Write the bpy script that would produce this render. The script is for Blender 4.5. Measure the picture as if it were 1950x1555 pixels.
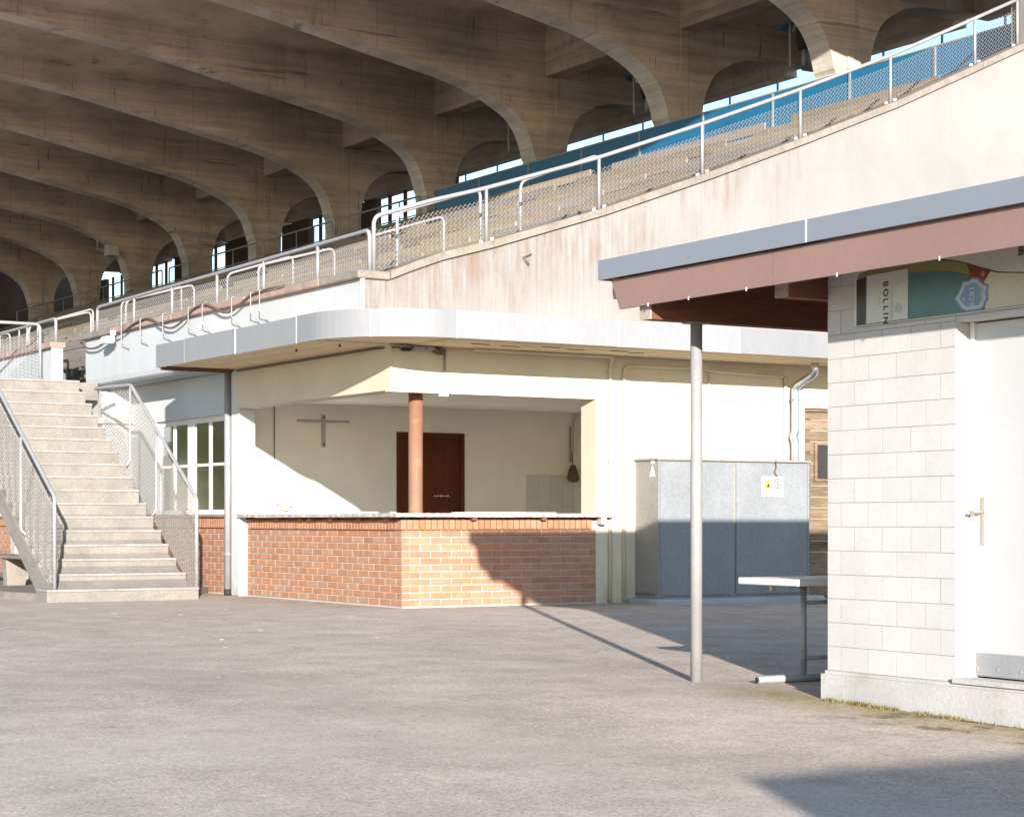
import bpy, bmesh, math, random
from mathutils import Vector, Matrix
R = random.Random(7)
for o in list(bpy.data.objects): bpy.data.objects.remove(o)
SC = bpy.context.scene
COL = SC.collection

# ------------------------------------------------------------------ camera, sky, sun, exposure
cam_d = bpy.data.cameras.new('camera'); cam = bpy.data.objects.new('camera', cam_d); COL.objects.link(cam)
cam.location = (-10.148, -18.849, 0.945)
cam.rotation_euler = (math.radians(90), 0, -math.radians(31.46))
cam_d.sensor_width = 36; cam_d.lens = 70.15; cam_d.shift_y = 0.109
cam_d.clip_start = 0.1; cam_d.clip_end = 2000
SC.camera = cam
SUN_EL = math.radians(13.1)
sun_h = Vector((0.406, 0.914, 0)).normalized()           # horizontal direction the light travels
sun_dir = Vector((sun_h.x*math.cos(SUN_EL), sun_h.y*math.cos(SUN_EL), -math.sin(SUN_EL)))
sl = bpy.data.lights.new('sun', 'SUN'); sl.energy = 4.5; sl.angle = math.radians(0.55); sl.color = (1.0, 0.945, 0.875)
so = bpy.data.objects.new('sun', sl); COL.objects.link(so)
so.rotation_euler = sun_dir.to_track_quat('-Z', 'Y').to_euler()
W = bpy.data.worlds.new('World'); SC.world = W; W.use_nodes = True
wn = W.node_tree.nodes; wl = W.node_tree.links
bg = wn['Background']; sky = wn.new('ShaderNodeTexSky'); sky.sky_type = 'NISHITA'; sky.sun_disc = False
sky.sun_elevation = SUN_EL; sky.sun_rotation = math.atan2(-sun_h.x, -sun_h.y) % (2*math.pi)
sky.air_density = 1.0; sky.dust_density = 0.3; sky.ozone_density = 2.2
wl.new(sky.outputs[0], bg.inputs[0]); bg.inputs[1].default_value = 0.122
SC.view_settings.view_transform = 'Standard'; SC.view_settings.look = 'None'
SC.view_settings.exposure = 1.3; SC.view_settings.gamma = 1.0
SC.cycles.max_bounces = 10; SC.cycles.diffuse_bounces = 8

# ------------------------------------------------------------------ material helpers
def newmat(name):
    m = bpy.data.materials.new(name); m.use_nodes = True
    return m, m.node_tree, m.node_tree.nodes['Principled BSDF']
def pos(nt, stretch=(1, 1, 1), objc=False):
    if objc: src = nt.nodes.new('ShaderNodeTexCoord').outputs['Object']
    else: src = nt.nodes.new('ShaderNodeNewGeometry').outputs['Position']
    mp = nt.nodes.new('ShaderNodeMapping'); mp.inputs['Scale'].default_value = stretch
    nt.links.new(src, mp.inputs[0]); return mp.outputs[0]
def noise(nt, scale, stretch=(1, 1, 1), detail=5, rough=.6):
    n = nt.nodes.new('ShaderNodeTexNoise'); n.inputs['Scale'].default_value = scale
    n.inputs['Detail'].default_value = detail; n.inputs['Roughness'].default_value = rough
    nt.links.new(pos(nt, stretch), n.inputs['Vector']); return n.outputs['Fac']
def mr(nt, v, a, b, c, d):
    n = nt.nodes.new('ShaderNodeMapRange'); n.clamp = True
    for i, x in enumerate((a, b, c, d)): n.inputs[i+1].default_value = x
    nt.links.new(v, n.inputs[0]); return n.outputs[0]
def math_(nt, op, a, b):
    n = nt.nodes.new('ShaderNodeMath'); n.operation = op
    for i, x in enumerate((a, b)):
        if isinstance(x, (int, float)): n.inputs[i].default_value = x
        else: nt.links.new(x, n.inputs[i])
    return n.outputs[0]
def mix(nt, f, a, b, mode='MIX'):
    n = nt.nodes.new('ShaderNodeMix'); n.data_type = 'RGBA'; n.blend_type = mode
    if isinstance(f, (int, float)): n.inputs[0].default_value = f
    else: nt.links.new(f, n.inputs[0])
    for sock, x in ((n.inputs[6], a), (n.inputs[7], b)):
        if isinstance(x, tuple): sock.default_value = (*x[:3], 1)
        else: nt.links.new(x, sock)
    return n.outputs[2]
def grey(nt, v):
    n = nt.nodes.new('ShaderNodeCombineColor')
    for i in range(3): nt.links.new(v, n.inputs[i])
    return n.outputs[0]
def bump(nt, bsdf, h, strength, dist=.01):
    b = nt.nodes.new('ShaderNodeBump'); b.inputs['Strength'].default_value = strength; b.inputs['Distance'].default_value = dist
    nt.links.new(h, b.inputs['Height']); nt.links.new(b.outputs[0], bsdf.inputs['Normal'])
def sep(nt):
    g = nt.nodes.new('ShaderNodeNewGeometry'); s = nt.nodes.new('ShaderNodeSeparateXYZ')
    nt.links.new(g.outputs['Position'], s.inputs[0]); return s.outputs
def rnd(nt): return nt.nodes.new('ShaderNodeObjectInfo').outputs['Random']
def M(name, col, rough=.8, metal=0., var=.14, vs=1.6, fine=.10, fs=70, bmp=.25, st=(1, 1, 1), rv=0., spec=.3, dirt=None):
    m, nt, b = newmat(name)
    c = mix(nt, 1, tuple(col), grey(nt, mr(nt, noise(nt, vs, st), .3, .7, 1-var, 1+var)), 'MULTIPLY')
    f = noise(nt, fs, st, 3)
    c = mix(nt, 1, c, grey(nt, mr(nt, f, .3, .7, 1-fine, 1+fine)), 'MULTIPLY')
    if rv: c = mix(nt, 1, c, grey(nt, mr(nt, rnd(nt), 0, 1, 1-rv, 1+rv)), 'MULTIPLY')
    if dirt:
        dc, amt, ds = dirt
        c = mix(nt, mr(nt, noise(nt, ds, st, 8, .7), .56, .72, 0, amt), c, dc)
    nt.links.new(c, b.inputs['Base Color'])
    b.inputs['Roughness'].default_value = rough; b.inputs['Metallic'].default_value = metal
    b.inputs['Specular IOR Level'].default_value = spec
    if bmp: bump(nt, b, f, bmp, .006)
    return m

# ------------------------------------------------------------------ materials
def mk_asphalt():
    m, nt, b = newmat('asphalt')
    big = noise(nt, .35, (1, 1.0, 1), 6, .55); mid = noise(nt, 2.3, (1, 1, 1), 6, .65)
    c = mix(nt, mr(nt, big, .35, .65, 0, 1), (.445, .365, .302), (.515, .43, .36))
    c = mix(nt, 1, c, grey(nt, mr(nt, mid, .3, .7, .82, 1.15)), 'MULTIPLY')
    v = nt.nodes.new('ShaderNodeTexVoronoi'); v.inputs['Scale'].default_value = 95
    nt.links.new(pos(nt), v.inputs['Vector'])
    spk = v.outputs['Color']; s = nt.nodes.new('ShaderNodeSeparateColor'); nt.links.new(spk, s.inputs[0])
    c = mix(nt, 1, c, grey(nt, mr(nt, s.outputs[0], 0, 1, .76, 1.24)), 'MULTIPLY')
    c = mix(nt, 1, c, grey(nt, mr(nt, noise(nt, 26, (1, 1, 1), 5, .75), .3, .7, .88, 1.11)), 'MULTIPLY')
    # damp, darker patches and pale worn streaks
    c = mix(nt, mr(nt, noise(nt, .55, (1, .7, 1), 8, .65), .50, .66, 0, .35), c, (.33, .275, .225))
    c = mix(nt, mr(nt, noise(nt, .42, (1.3, .6, 1), 7, .6), .54, .68, 0, .32), c, (.55, .475, .40))
    # straw coloured flecks
    fl = math_(nt, 'MULTIPLY', mr(nt, noise(nt, 5.5, (1, 3.2, 1), 7, .7), .58, .66, 0, .8), mr(nt, noise(nt, .8, (1, 1, 1), 3), .46, .60, 0, 1))
    c = mix(nt, fl, c, (.44, .335, .20))
    # bright grit
    gr = nt.nodes.new('ShaderNodeTexVoronoi'); gr.inputs['Scale'].default_value = 26; nt.links.new(pos(nt), gr.inputs['Vector'])
    c = mix(nt, mr(nt, gr.outputs['Distance'], .10, .16, .5, 0), c, (.66, .60, .54))
    # moss and dirt along the foot of the kiosk (x about -2, y below -8.4)
    x, y, z = sep(nt)
    dx = math_(nt, 'ABSOLUTE', math_(nt, 'ADD', x, 2.02), 0)
    band = math_(nt, 'MULTIPLY', mr(nt, dx, 0.02, .60, 1, 0), mr(nt, y, -8.0, -8.7, 0, 1))
    ms = math_(nt, 'MULTIPLY', band, mr(nt, noise(nt, 5, (1, 1, 1), 9, .8), .32, .52, 0, 1))
    c = mix(nt, math_(nt, 'MULTIPLY', ms, .85), c, (.29, .215, .095))
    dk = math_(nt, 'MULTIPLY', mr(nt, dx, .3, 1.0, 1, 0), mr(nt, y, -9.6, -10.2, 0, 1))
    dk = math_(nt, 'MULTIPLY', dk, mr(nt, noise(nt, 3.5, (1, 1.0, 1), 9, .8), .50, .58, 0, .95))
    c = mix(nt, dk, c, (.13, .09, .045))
    # dirt strip along the foot of the stand
    ed = math_(nt, 'MULTIPLY', mr(nt, x, -.9, .0, 0, 1), mr(nt, y, -.2, .3, 0, 1))
    ed2 = math_(nt, 'MULTIPLY', mr(nt, y, -.7, .0, 0, 1), mr(nt, x, -.3, .2, 0, 1))
    ed = math_(nt, 'MULTIPLY', math_(nt, 'MAXIMUM', ed, ed2), mr(nt, noise(nt, 4, (1, 1, 1), 7, .7), .35, .6, .1, .75))
    c = mix(nt, ed, c, (.30, .25, .18))
    nt.links.new(c, b.inputs['Base Color']); b.inputs['Roughness'].default_value = .95; b.inputs['Specular IOR Level'].default_value = .15
    h = math_(nt, 'ADD', math_(nt, 'MULTIPLY', s.outputs[0], .5), noise(nt, 60, (1, 1, 1), 4, .7))
    bump(nt, b, h, .08, .004)
    return m
def mk_brick(name, lo, hi):
    m, nt, b = newmat(name); r = rnd(nt)
    cr = nt.nodes.new('ShaderNodeValToRGB'); nt.links.new(r, cr.inputs[0])
    e = cr.color_ramp.elements; e[0].position = 0; e[0].color = (*lo, 1); e[1].position = 1; e[1].color = (*hi, 1)
    for p, c in ((.3, (.355, .178, .104)), (.55, (.375, .192, .112)), (.8, (.355, .192, .132))):
        k = e.new(p); k.color = (*c, 1)
    f = noise(nt, 55, (1, 1, 1), 4, .7)
    c = mix(nt, 1, cr.outputs[0], grey(nt, mr(nt, noise(nt, 9, (1, 1, 1), 4), .3, .7, .86, 1.14)), 'MULTIPLY')
    c = mix(nt, 1, c, grey(nt, mr(nt, f, .3, .7, .86, 1.12)), 'MULTIPLY')
    x, y, z = sep(nt)
    low = math_(nt, 'MULTIPLY', mr(nt, z, .0, .12, .55, 0), mr(nt, noise(nt, 5, (1, 1, 1), 5), .4, .6, 0, 1))
    c = mix(nt, low, c, (.34, .27, .2))
    nt.links.new(c, b.inputs['Base Color']); b.inputs['Roughness'].default_value = .85; b.inputs['Specular IOR Level'].default_value = .25
    bump(nt, b, f, .5, .006); return m
def streak(nt, c, col, sx, thr0, thr1, amt, mask_scale=.8, zst=.12):
    """rusty vertical run-off streaks, broken up by a patchy mask"""
    a = mr(nt, noise(nt, 1, (sx, sx, zst*sx*.35), 6, .6), thr0, thr1, 0, 1)
    k = mr(nt, noise(nt, mask_scale, (1, 1, .7), 4), .40, .60, 0, 1)
    return mix(nt, math_(nt, 'MULTIPLY', math_(nt, 'MULTIPLY', a, k), amt), c, col)
def mk_upper_plaster():
    m, nt, b = newmat('upper_plaster')
    x, y, z = sep(nt)
    c = mix(nt, mr(nt, noise(nt, .7, (1, 1, 1), 5), .35, .65, 0, 1), (.275, .268, .258), (.235, .227, .216))
    # run-off below the coping: coping height is roughly 3.72 + .352 x + .006 x^2
    top = math_(nt, 'ADD', math_(nt, 'ADD', math_(nt, 'MULTIPLY', x, .345), math_(nt, 'MULTIPLY', math_(nt, 'MULTIPLY', x, x), .006)), 3.66)
    below = math_(nt, 'SUBTRACT', top, z)
    run = math_(nt, 'MULTIPLY', mr(nt, below, .02, 1.1, 1, .15), mr(nt, x, 3.2, 6.8, 1, .22))
    a1 = mr(nt, math_(nt, 'ADD', math_(nt, 'MULTIPLY', noise(nt, 1, (19, 19, .9), 6, .65), .55), math_(nt, 'MULTIPLY', noise(nt, 1, (6, 6, 1.6), 6, .7), .45)), .43, .60, 0, 1)
    k1 = mr(nt, noise(nt, 1.5, (1, 1, .45), 5), .40, .58, 0, 1)
    c = mix(nt, math_(nt, 'MULTIPLY', math_(nt, 'MULTIPLY', a1, k1), math_(nt, 'MULTIPLY', run, 1.0)), c, (.185, .105, .072))
    a2 = mr(nt, noise(nt, 1, (34, 34, 1.1), 5, .6), .50, .72, 0, .5)
    c = mix(nt, math_(nt, 'MULTIPLY', a2, mr(nt, x, 1.0, 5.0, 1, .15)), c, (.18, .15, .125))
    c = mix(nt, math_(nt, 'MULTIPLY', mr(nt, below, .0, .22, .35, 0), mr(nt, noise(nt, 6, (1, 1, .5), 6), .4, .6, .2, 1)), c, (.17, .14, .115))
    f = noise(nt, 40, (1, 1, 1), 4)
    c = mix(nt, 1, c, grey(nt, mr(nt, f, .3, .7, .95, 1.05)), 'MULTIPLY')
    nt.links.new(c, b.inputs['Base Color']); b.inputs['Roughness'].default_value = .9; b.inputs['Specular IOR Level'].default_value = .2
    bump(nt, b, f, .25, .006); return m
def mk_wall(name, col, stain=(.30, .24, .16), amt=.35):
    m, nt, b = newmat(name)
    x, y, z = sep(nt)
    c = mix(nt, 1, tuple(col), grey(nt, mr(nt, noise(nt, 1.1, (1, 1, 1), 6), .3, .7, .93, 1.06)), 'MULTIPLY')
    c = mix(nt, math_(nt, 'MULTIPLY', mr(nt, noise(nt, 1, (11, 11, 1.0), 6, .65), .58, .76, 0, 1), amt*.5), c, stain)
    low = math_(nt, 'MULTIPLY', mr(nt, z, .0, .35, .8, 0), mr(nt, noise(nt, 7, (1, 1, 1), 7, .7), .42, .66, 0, 1))
    c = mix(nt, low, c, (.34, .28, .20))
    c = mix(nt, mr(nt, noise(nt, 14, (1, 1, 1), 8, .75), .66, .74, 0, amt), c, stain)
    f = noise(nt, 45, (1, 1, 1), 4)
    nt.links.new(c, b.inputs['Base Color']); b.inputs['Roughness'].default_value = .85; b.inputs['Specular IOR Level'].default_value = .25
    bump(nt, b, f, .2, .005); return m
def mk_shutter_concrete(name, col, amt=.45, axis=2):
    """board marked fair-faced concrete with pour lines, rust runs and damp patches"""
    m, nt, b = newmat(name)
    c = mix(nt, mr(nt, noise(nt, .5, (1, 1, 1), 6, .6), .34, .66, 0, 1), tuple(v*.72 for v in col), tuple(v*1.18 for v in col))
    bd = noise(nt, 1, (.35, .35, 7.5), 4, .7)
    c = mix(nt, 1, c, grey(nt, mr(nt, bd, .35, .65, .78, 1.14)), 'MULTIPLY')
    ln = mr(nt, noise(nt, 1, (.25, .25, 5.2), 5, .75), .62, .67, 0, .6)
    c = mix(nt, ln, c, (.10, .075, .055))
    c = mix(nt, mr(nt, noise(nt, 1, (5, 5, .55), 5, .65), .60, .72, 0, amt), c, (.16, .085, .045))
    c = mix(nt, mr(nt, noise(nt, 2.2, (1, 1, 1.6), 8, .7), .58, .74, 0, amt), c, (.13, .10, .08))
    # crisp shuttering board lines and pour joints
    xyz = sep(nt); wob = math_(nt, 'MULTIPLY', noise(nt, .7, (1, 1, 1), 3), .12)
    fr = math_(nt, 'FRACT', math_(nt, 'MULTIPLY', math_(nt, 'ADD', xyz[axis], wob), 6.4), 0)
    bl = math_(nt, 'MULTIPLY', mr(nt, math_(nt, 'ABSOLUTE', math_(nt, 'SUBTRACT', fr, .5), 0), .0, .07, 1, 0), mr(nt, noise(nt, 1.3, (1, 1, 3), 4), .42, .6, .0, .55))
    c = mix(nt, bl, c, tuple(v*.42 for v in col))
    fx = math_(nt, 'FRACT', math_(nt, 'MULTIPLY', xyz[0], .53), 0)
    c = mix(nt, mr(nt, math_(nt, 'ABSOLUTE', math_(nt, 'SUBTRACT', fx, .5), 0), .0, .010, .5, 0), c, tuple(v*.45 for v in col))
    # short rusty runs where the reinforcement shows
    rl = math_(nt, 'MULTIPLY', mr(nt, noise(nt, 1, (15, 15, .9), 3, .5), .66, .69, 0, 1), mr(nt, noise(nt, .8, (1, 1, 1.5), 3), .48, .56, 0, 1))
    c = mix(nt, math_(nt, 'MULTIPLY', rl, .7), c, (.12, .055, .03))
    f = noise(nt, 30, (1, 1, 1), 5, .7)
    c = mix(nt, 1, c, grey(nt, mr(nt, f, .3, .7, .88, 1.1)), 'MULTIPLY')
    nt.links.new(c, b.inputs['Base Color']); b.inputs['Roughness'].default_value = .9; b.inputs['Specular IOR Level'].default_value = .2
    bump(nt, b, math_(nt, 'ADD', f, math_(nt, 'MULTIPLY', bd, 2)), .4, .01); return m
def mk_stipple(name, col):
    m, nt, b = newmat(name)
    v = nt.nodes.new('ShaderNodeTexVoronoi'); v.inputs['Scale'].default_value = 85; nt.links.new(pos(nt, (1, 1, .55)), v.inputs['Vector'])
    s = nt.nodes.new('ShaderNodeSeparateColor'); nt.links.new(v.outputs['Color'], s.inputs[0])
    c = mix(nt, 1, tuple(col), grey(nt, mr(nt, s.outputs[0], 0, 1, .90, 1.12)), 'MULTIPLY')
    c = mix(nt, 1, c, grey(nt, mr(nt, noise(nt, 2, (1, 1, .6), 6), .3, .7, .9, 1.1)), 'MULTIPLY')
    nt.links.new(c, b.inputs['Base Color']); b.inputs['Roughness'].default_value = .6; b.inputs['Specular IOR Level'].default_value = .35
    bump(nt, b, s.outputs[0], .35, .004); return m
def mk_glass():
    m, nt, b = newmat('window_glass')
    g = nt.nodes.new('ShaderNodeBsdfGlossy'); g.inputs['Roughness'].default_value = .09; g.inputs['Color'].default_value = (.95, .96, .97, 1)
    t = nt.nodes.new('ShaderNodeBsdfTransparent'); t.inputs['Color'].default_value = (.80, .84, .80, 1)
    lw = nt.nodes.new('ShaderNodeLayerWeight'); lw.inputs[0].default_value = .8
    mx = nt.nodes.new('ShaderNodeMixShader'); nt.links.new(math_(nt, 'MAXIMUM', lw.outputs['Fresnel'], .6), mx.inputs[0])
    nt.links.new(t.outputs[0], mx.inputs[1]); nt.links.new(g.outputs[0], mx.inputs[2])
    nt.links.new(mx.outputs[0], nt.nodes['Material Output'].inputs[0]); return m
ASPH = mk_asphalt()
BRICK = mk_brick('brick_clay', (.335, .165, .097), (.40, .218, .13))
SOLDIER = mk_brick('soldier_brick_clay', (.33, .15, .078), (.40, .20, .10))
MORTAR = M('mortar', (.43, .385, .35), .95, var=.1, fs=60)
UPLAS = mk_upper_plaster()
WCREAM = mk_wall('cream_wall_paint', (.56, .51, .40))
WWHITE = mk_wall('white_wall_paint', (.52, .535, .54))
WINT = mk_wall('interior_white_paint', (.89, .86, .79), amt=.12)
WPAR = mk_wall('parapet_white_paint', (.46, .475, .485), (.32, .26, .2), .3)
RIB = mk_shutter_concrete('board_marked_concrete', (.51, .415, .335))
RIBLIT = mk_shutter_concrete('skylit_rib_concrete', (.64, .565, .48), .25)  # paler copy of the rib concrete: skylight on the soffit put into the colour
SLABC = mk_shutter_concrete('roof_slab_concrete', (.53, .43, .345), axis=1)
STEPC = M('stair_concrete', (.225, .203, .176), .95, var=.18, vs=2.2, fine=.12, fs=38, bmp=.5, dirt=((.15, .12, .085), .5, 6))
NOSE = M('step_nosing_concrete', (.275, .26, .242), .95, var=.15, vs=4, fine=.2, fs=40, bmp=.5)
COPE = M('coping_concrete', (.235, .20, .17), .95, var=.22, vs=3, fine=.2, fs=45, bmp=.5, dirt=((.15, .11, .08), .6, 7))
COPER = M('stained_coping_concrete', (.34, .24, .20), .95, var=.25, vs=3.5, fine=.22, fs=45, bmp=.5, dirt=((.30, .10, .06), .7, 5))
TERR = M('terrace_concrete', (.27, .245, .22), .95, var=.2, fine=.15, fs=40, bmp=.4)
PLINTH = M('plinth_concrete', (.43, .41, .395), .95, var=.14, fine=.10, fs=50, bmp=.22, dirt=((.32, .27, .2), .5, 5))
BLOCK = M('white_block_paint', (.49, .47, .455), .8, var=.05, vs=3, fine=.04, fs=60, bmp=.10, rv=.025, dirt=((.40, .35, .32), .25, 9))
JOINT = M('block_joint', (.275, .252, .235), .95, var=.1, bmp=.1)
GALV = M('galvanised_steel', (.31, .305, .31), .5, .2, var=.1, vs=8, fine=.08, fs=80, bmp=.1, spec=.5)
GALVD = M('dull_grey_steel', (.30, .31, .32), .5, .3, var=.12, vs=6, fine=.08, bmp=.1, spec=.5)
POSTM = M('post_grey_paint', (.27, .262, .26), .55, 0, var=.08, vs=5, fine=.06, bmp=.08, spec=.4)
WIRE = M('fence_wire', (.30, .285, .27), .5, .3, var=.1, vs=20, fine=.05, bmp=0)
FASC = M('canopy_sheet_metal', (.235, .236, .245), .45, .0, var=.05, vs=1.2, fine=.04, fs=30, bmp=.05, rv=.10, st=(1, 1, .25), spec=.4)
SOFF = M('canopy_soffit_boards', (.66, .53, .35), .85, var=.1, vs=2, fine=.08, fs=30, st=(1, 1, 1), bmp=.2, dirt=((.35, .25, .15), .5, 4))
BENCH = M('bench_wood', (.265, .21, .15), .8, var=.2, vs=2.5, fine=.2, fs=25, st=(3, .25, 3), bmp=.4, rv=.22, dirt=((.24, .19, .15), .6, 4))
BENCHG = M('weathered_bench_wood', (.225, .195, .175), .85, var=.2, vs=2.5, fine=.2, fs=25, st=(3, .25, 3), bmp=.4, rv=.18)
DARKWOOD = M('dark_beam_wood', (.16, .065, .035), .8, var=.25, vs=2, fine=.2, fs=20, st=(.3, 3, 3), bmp=.3, rv=.15)
GREYWOOD = M('beam_end_wood', (.36, .29, .24), .9, var=.2, vs=6, fine=.2, fs=40, bmp=.4)
PINK = M('pink_brown_fascia_paint', (.245, .150, .128), .7, var=.05, vs=1.5, fine=.04, fs=40, bmp=.08, dirt=((.17, .10, .085), .2, 6))
BLUEG = M('blue_grey_fascia_metal', (.195, .212, .25), .6, .0, var=.04, vs=1.3, fine=.03, bmp=.05, spec=.4)
DOORB = M('brown_door_paint', (.115, .032, .012), .6, var=.2, vs=3, fine=.1, fs=30, st=(1, 1, .3), bmp=.15, dirt=((.19, .075, .035), .4, 5))
COLB = M('brown_column_paint', (.23, .118, .072), .6, var=.08, vs=3, fine=.08, fs=40, bmp=.15, dirt=((.34, .22, .14), .8, 9))
PLANK = M('weathered_plank', (.20, .14, .095), .9, var=.3, vs=2.2, fine=.3, fs=22, st=(.35, 1, 3), bmp=.6, rv=.15, dirt=((.32, .27, .22), .7, 6))
CABF = mk_stipple('cabinet_front_paint', (.215, .222, .232))
CABS = mk_stipple('cabinet_side_paint', (.25, .24, .215))
CABB = M('cabinet_base_concrete', (.36, .38, .38), .95, var=.15, bmp=.4)
WFRAME = M('white_window_paint', (.74, .72, .68), .6, var=.05, fine=.05, bmp=.1)
GLASS = mk_glass()
BLUEP = M('blue_panel', (.012, .135, .27), .35, var=.08, vs=.8, fine=.04, bmp=.03, spec=.5)
BROWNF = M('brown_frame', (.10, .045, .025), .7, var=.15)
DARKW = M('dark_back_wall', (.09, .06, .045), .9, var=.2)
TILE = M('wall_tile_glaze', (.66, .65, .62), .25, var=.03, fine=.02, bmp=.03, rv=.03, spec=.5)
STONE = M('granite_slab', (.40, .365, .345), .6, var=.3, vs=9, fine=.4, fs=55, bmp=.8, dirt=((.20, .165, .15), .6, 16))
WHITEP = M('white_plastic', (.72, .71, .69), .5, var=.05, bmp=.05)
TEALP = M('pale_teal_plastic', (.40, .58, .58), .5, var=.05, bmp=.05)
PAPER = M('white_paper', (.78, .76, .73), .8, var=.06)
BLACK = M('black_rubber', (.035, .03, .028), .7, var=.1)
CABLE = M('brown_cable', (.13, .085, .06), .6, var=.2)
ALU = M('bright_aluminium', (.62, .68, .74), .25, .9, var=.05, bmp=.03)
TABLE = M('white_laminate', (.60, .56, .56), .5, var=.03, fine=.03, bmp=.03)
DOORW = M('white_door_paint', (.49, .485, .48), .5, var=.03, fine=.03, bmp=.06, dirt=((.5, .45, .4), .2, 7))
BRASS = M('worn_brass', (.55, .45, .33), .4, .6, var=.15)
YEL = M('warning_yellow', (.75, .50, .05), .5, var=.03, bmp=0)
RED = M('sign_red', (.55, .06, .05), .5, var=.03, bmp=0)
INK = M('sign_black', (.02, .02, .02), .6, var=.03, bmp=0)
GREYP = M('pale_grey_print', (.46, .45, .42), .6, var=.04, bmp=0)
SGBG = M('panel_cream_print', (.56, .56, .48), .3, var=.05, bmp=0)
SGTEAL = M('bottle_teal_print', (.085, .175, .165), .25, var=.15, vs=3, bmp=0)
SGOLIVE = M('bottle_olive_print', (.24, .23, .09), .25, var=.12, bmp=0)
SGDARK = M('bottle_dark_print', (.055, .04, .035), .25, var=.12, bmp=0)
SGBEIGE = M('bottle_gold_print', (.50, .45, .31), .25, var=.1, vs=2, bmp=0)
SGLABEL = M('label_print', (.55, .55, .50), .3, var=.04, bmp=0)
SGRED = M('ribbon_print', (.24, .045, .025), .3, var=.08, bmp=0)
SGBLUE = M('crest_blue_print', (.16, .25, .36), .3, var=.06, bmp=0)
SGGOLD = M('outline_print', (.13, .09, .03), .3, var=.05, bmp=0)
SGSILV = M('crest_silver_print', (.42, .47, .50), .3, var=.05, bmp=0)
GRASS = M('dry_grass', (.19, .16, .06), .9, var=.3, vs=6)
LEAF = M('tree_leaf', (.13, .135, .04), .7, var=.35, vs=1.2, fine=.2, fs=10, bmp=0)
BARK = M('tree_bark', (.12, .09, .065), .95, var=.2, bmp=.5)
HUT = M('hut_render', (.55, .52, .48), .9)

# ------------------------------------------------------------------ object helpers
def link(name, me, mat=None, parent=None, loc=None):
    o = bpy.data.objects.new(name, me); COL.objects.link(o)
    if mat and me and not me.materials: me.materials.append(mat)
    if parent: o.parent = parent
    if loc: o.location = loc
    return o
def tag(o, label, cat, group=None):
    o['label'] = label; o['category'] = cat
    if group: o['group'] = group
    return o
class T:
    """a thing: an Empty at its base; parts are given in world coordinates and stored relative to it"""
    def __init__(s, name, label, cat, loc, group=None):
        s.o = link(name, None); s.o.location = loc; s.loc = Vector(loc); tag(s.o, label, cat, group)
    def mesh(s, name, vs, fs, mat, parent=None, smooth=False):
        base = s.loc if parent is None else (s.loc + Vector(parent.location))
        return mesh_obj(name, vs, fs, mat, parent or s.o, base, smooth)
def mesh_data(name, vs, fs, smooth=False):
    me = bpy.data.meshes.new(name); me.from_pydata([tuple(v) for v in vs], [], fs); me.update()
    bm = bmesh.new(); bm.from_mesh(me); bmesh.ops.recalc_face_normals(bm, faces=bm.faces); bm.to_mesh(me); bm.free()
    if smooth:
        for p in me.polygons: p.use_smooth = True
    return me
def mesh_obj(name, vs, fs, mat, parent=None, base=Vector((0, 0, 0)), smooth=False):
    vs = [Vector(v) for v in vs]
    c = sum(vs, Vector())/len(vs); mn = min(v.z for v in vs); c = Vector((c.x, c.y, mn))
    me = mesh_data(name, [v-c for v in vs], fs, smooth)
    return link(name, me, mat, parent, c-base)
BOXF = [(0, 1, 2, 3), (7, 6, 5, 4), (0, 4, 5, 1), (1, 5, 6, 2), (2, 6, 7, 3), (3, 7, 4, 0)]
def boxv(x0, x1, y0, y1, z0, z1):
    return [(x0, y0, z0), (x1, y0, z0), (x1, y1, z0), (x0, y1, z0), (x0, y0, z1), (x1, y0, z1), (x1, y1, z1), (x0, y1, z1)]
def box(t, name, x0, x1, y0, y1, z0, z1, mat, parent=None, bev=0.):
    if bev:
        bm = bmesh.new(); vv = [bm.verts.new(v) for v in boxv(x0, x1, y0, y1, z0, z1)]
        for f in BOXF: bm.faces.new([vv[i] for i in f])
        bmesh.ops.bevel(bm, geom=list(bm.edges), offset=bev, segments=1, affect='EDGES')
        vs = [v.co.copy() for v in bm.verts]; bm.verts.index_update(); fs = [[v.index for v in f.verts] for f in bm.faces]; bm.free()
    else: vs, fs = boxv(x0, x1, y0, y1, z0, z1), BOXF
    if t is None: return mesh_obj(name, vs, fs, mat)
    return t.mesh(name, vs, fs, mat, parent)
def bevel_box_mesh(name, sx, sy, sz, bev):
    """shared mesh centred on its footprint, base at z = 0"""
    bm = bmesh.new(); vv = [bm.verts.new(v) for v in boxv(-sx/2, sx/2, -sy/2, sy/2, 0, sz)]
    for f in BOXF: bm.faces.new([vv[i] for i in f])
    if bev: bmesh.ops.bevel(bm, geom=list(bm.edges), offset=bev, segments=1, affect='EDGES')
    bmesh.ops.recalc_face_normals(bm, faces=bm.faces)
    me = bpy.data.meshes.new(name); bm.to_mesh(me); bm.free(); return me
def prism(axis, poly, a, b):
    """polygon in the two other axes, extruded along axis from a to b"""
    n = len(poly); vs = []
    for k in (a, b):
        for p in poly:
            vs.append({'x': (k, p[0], p[1]), 'y': (p[0], k, p[1]), 'z': (p[0], p[1], k)}[axis])
    fs = [tuple(range(n)), tuple(range(2*n-1, n-1, -1))]
    fs += [(i, (i+1) % n, n+(i+1) % n, n+i) for i in range(n)]
    return vs, fs
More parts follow.
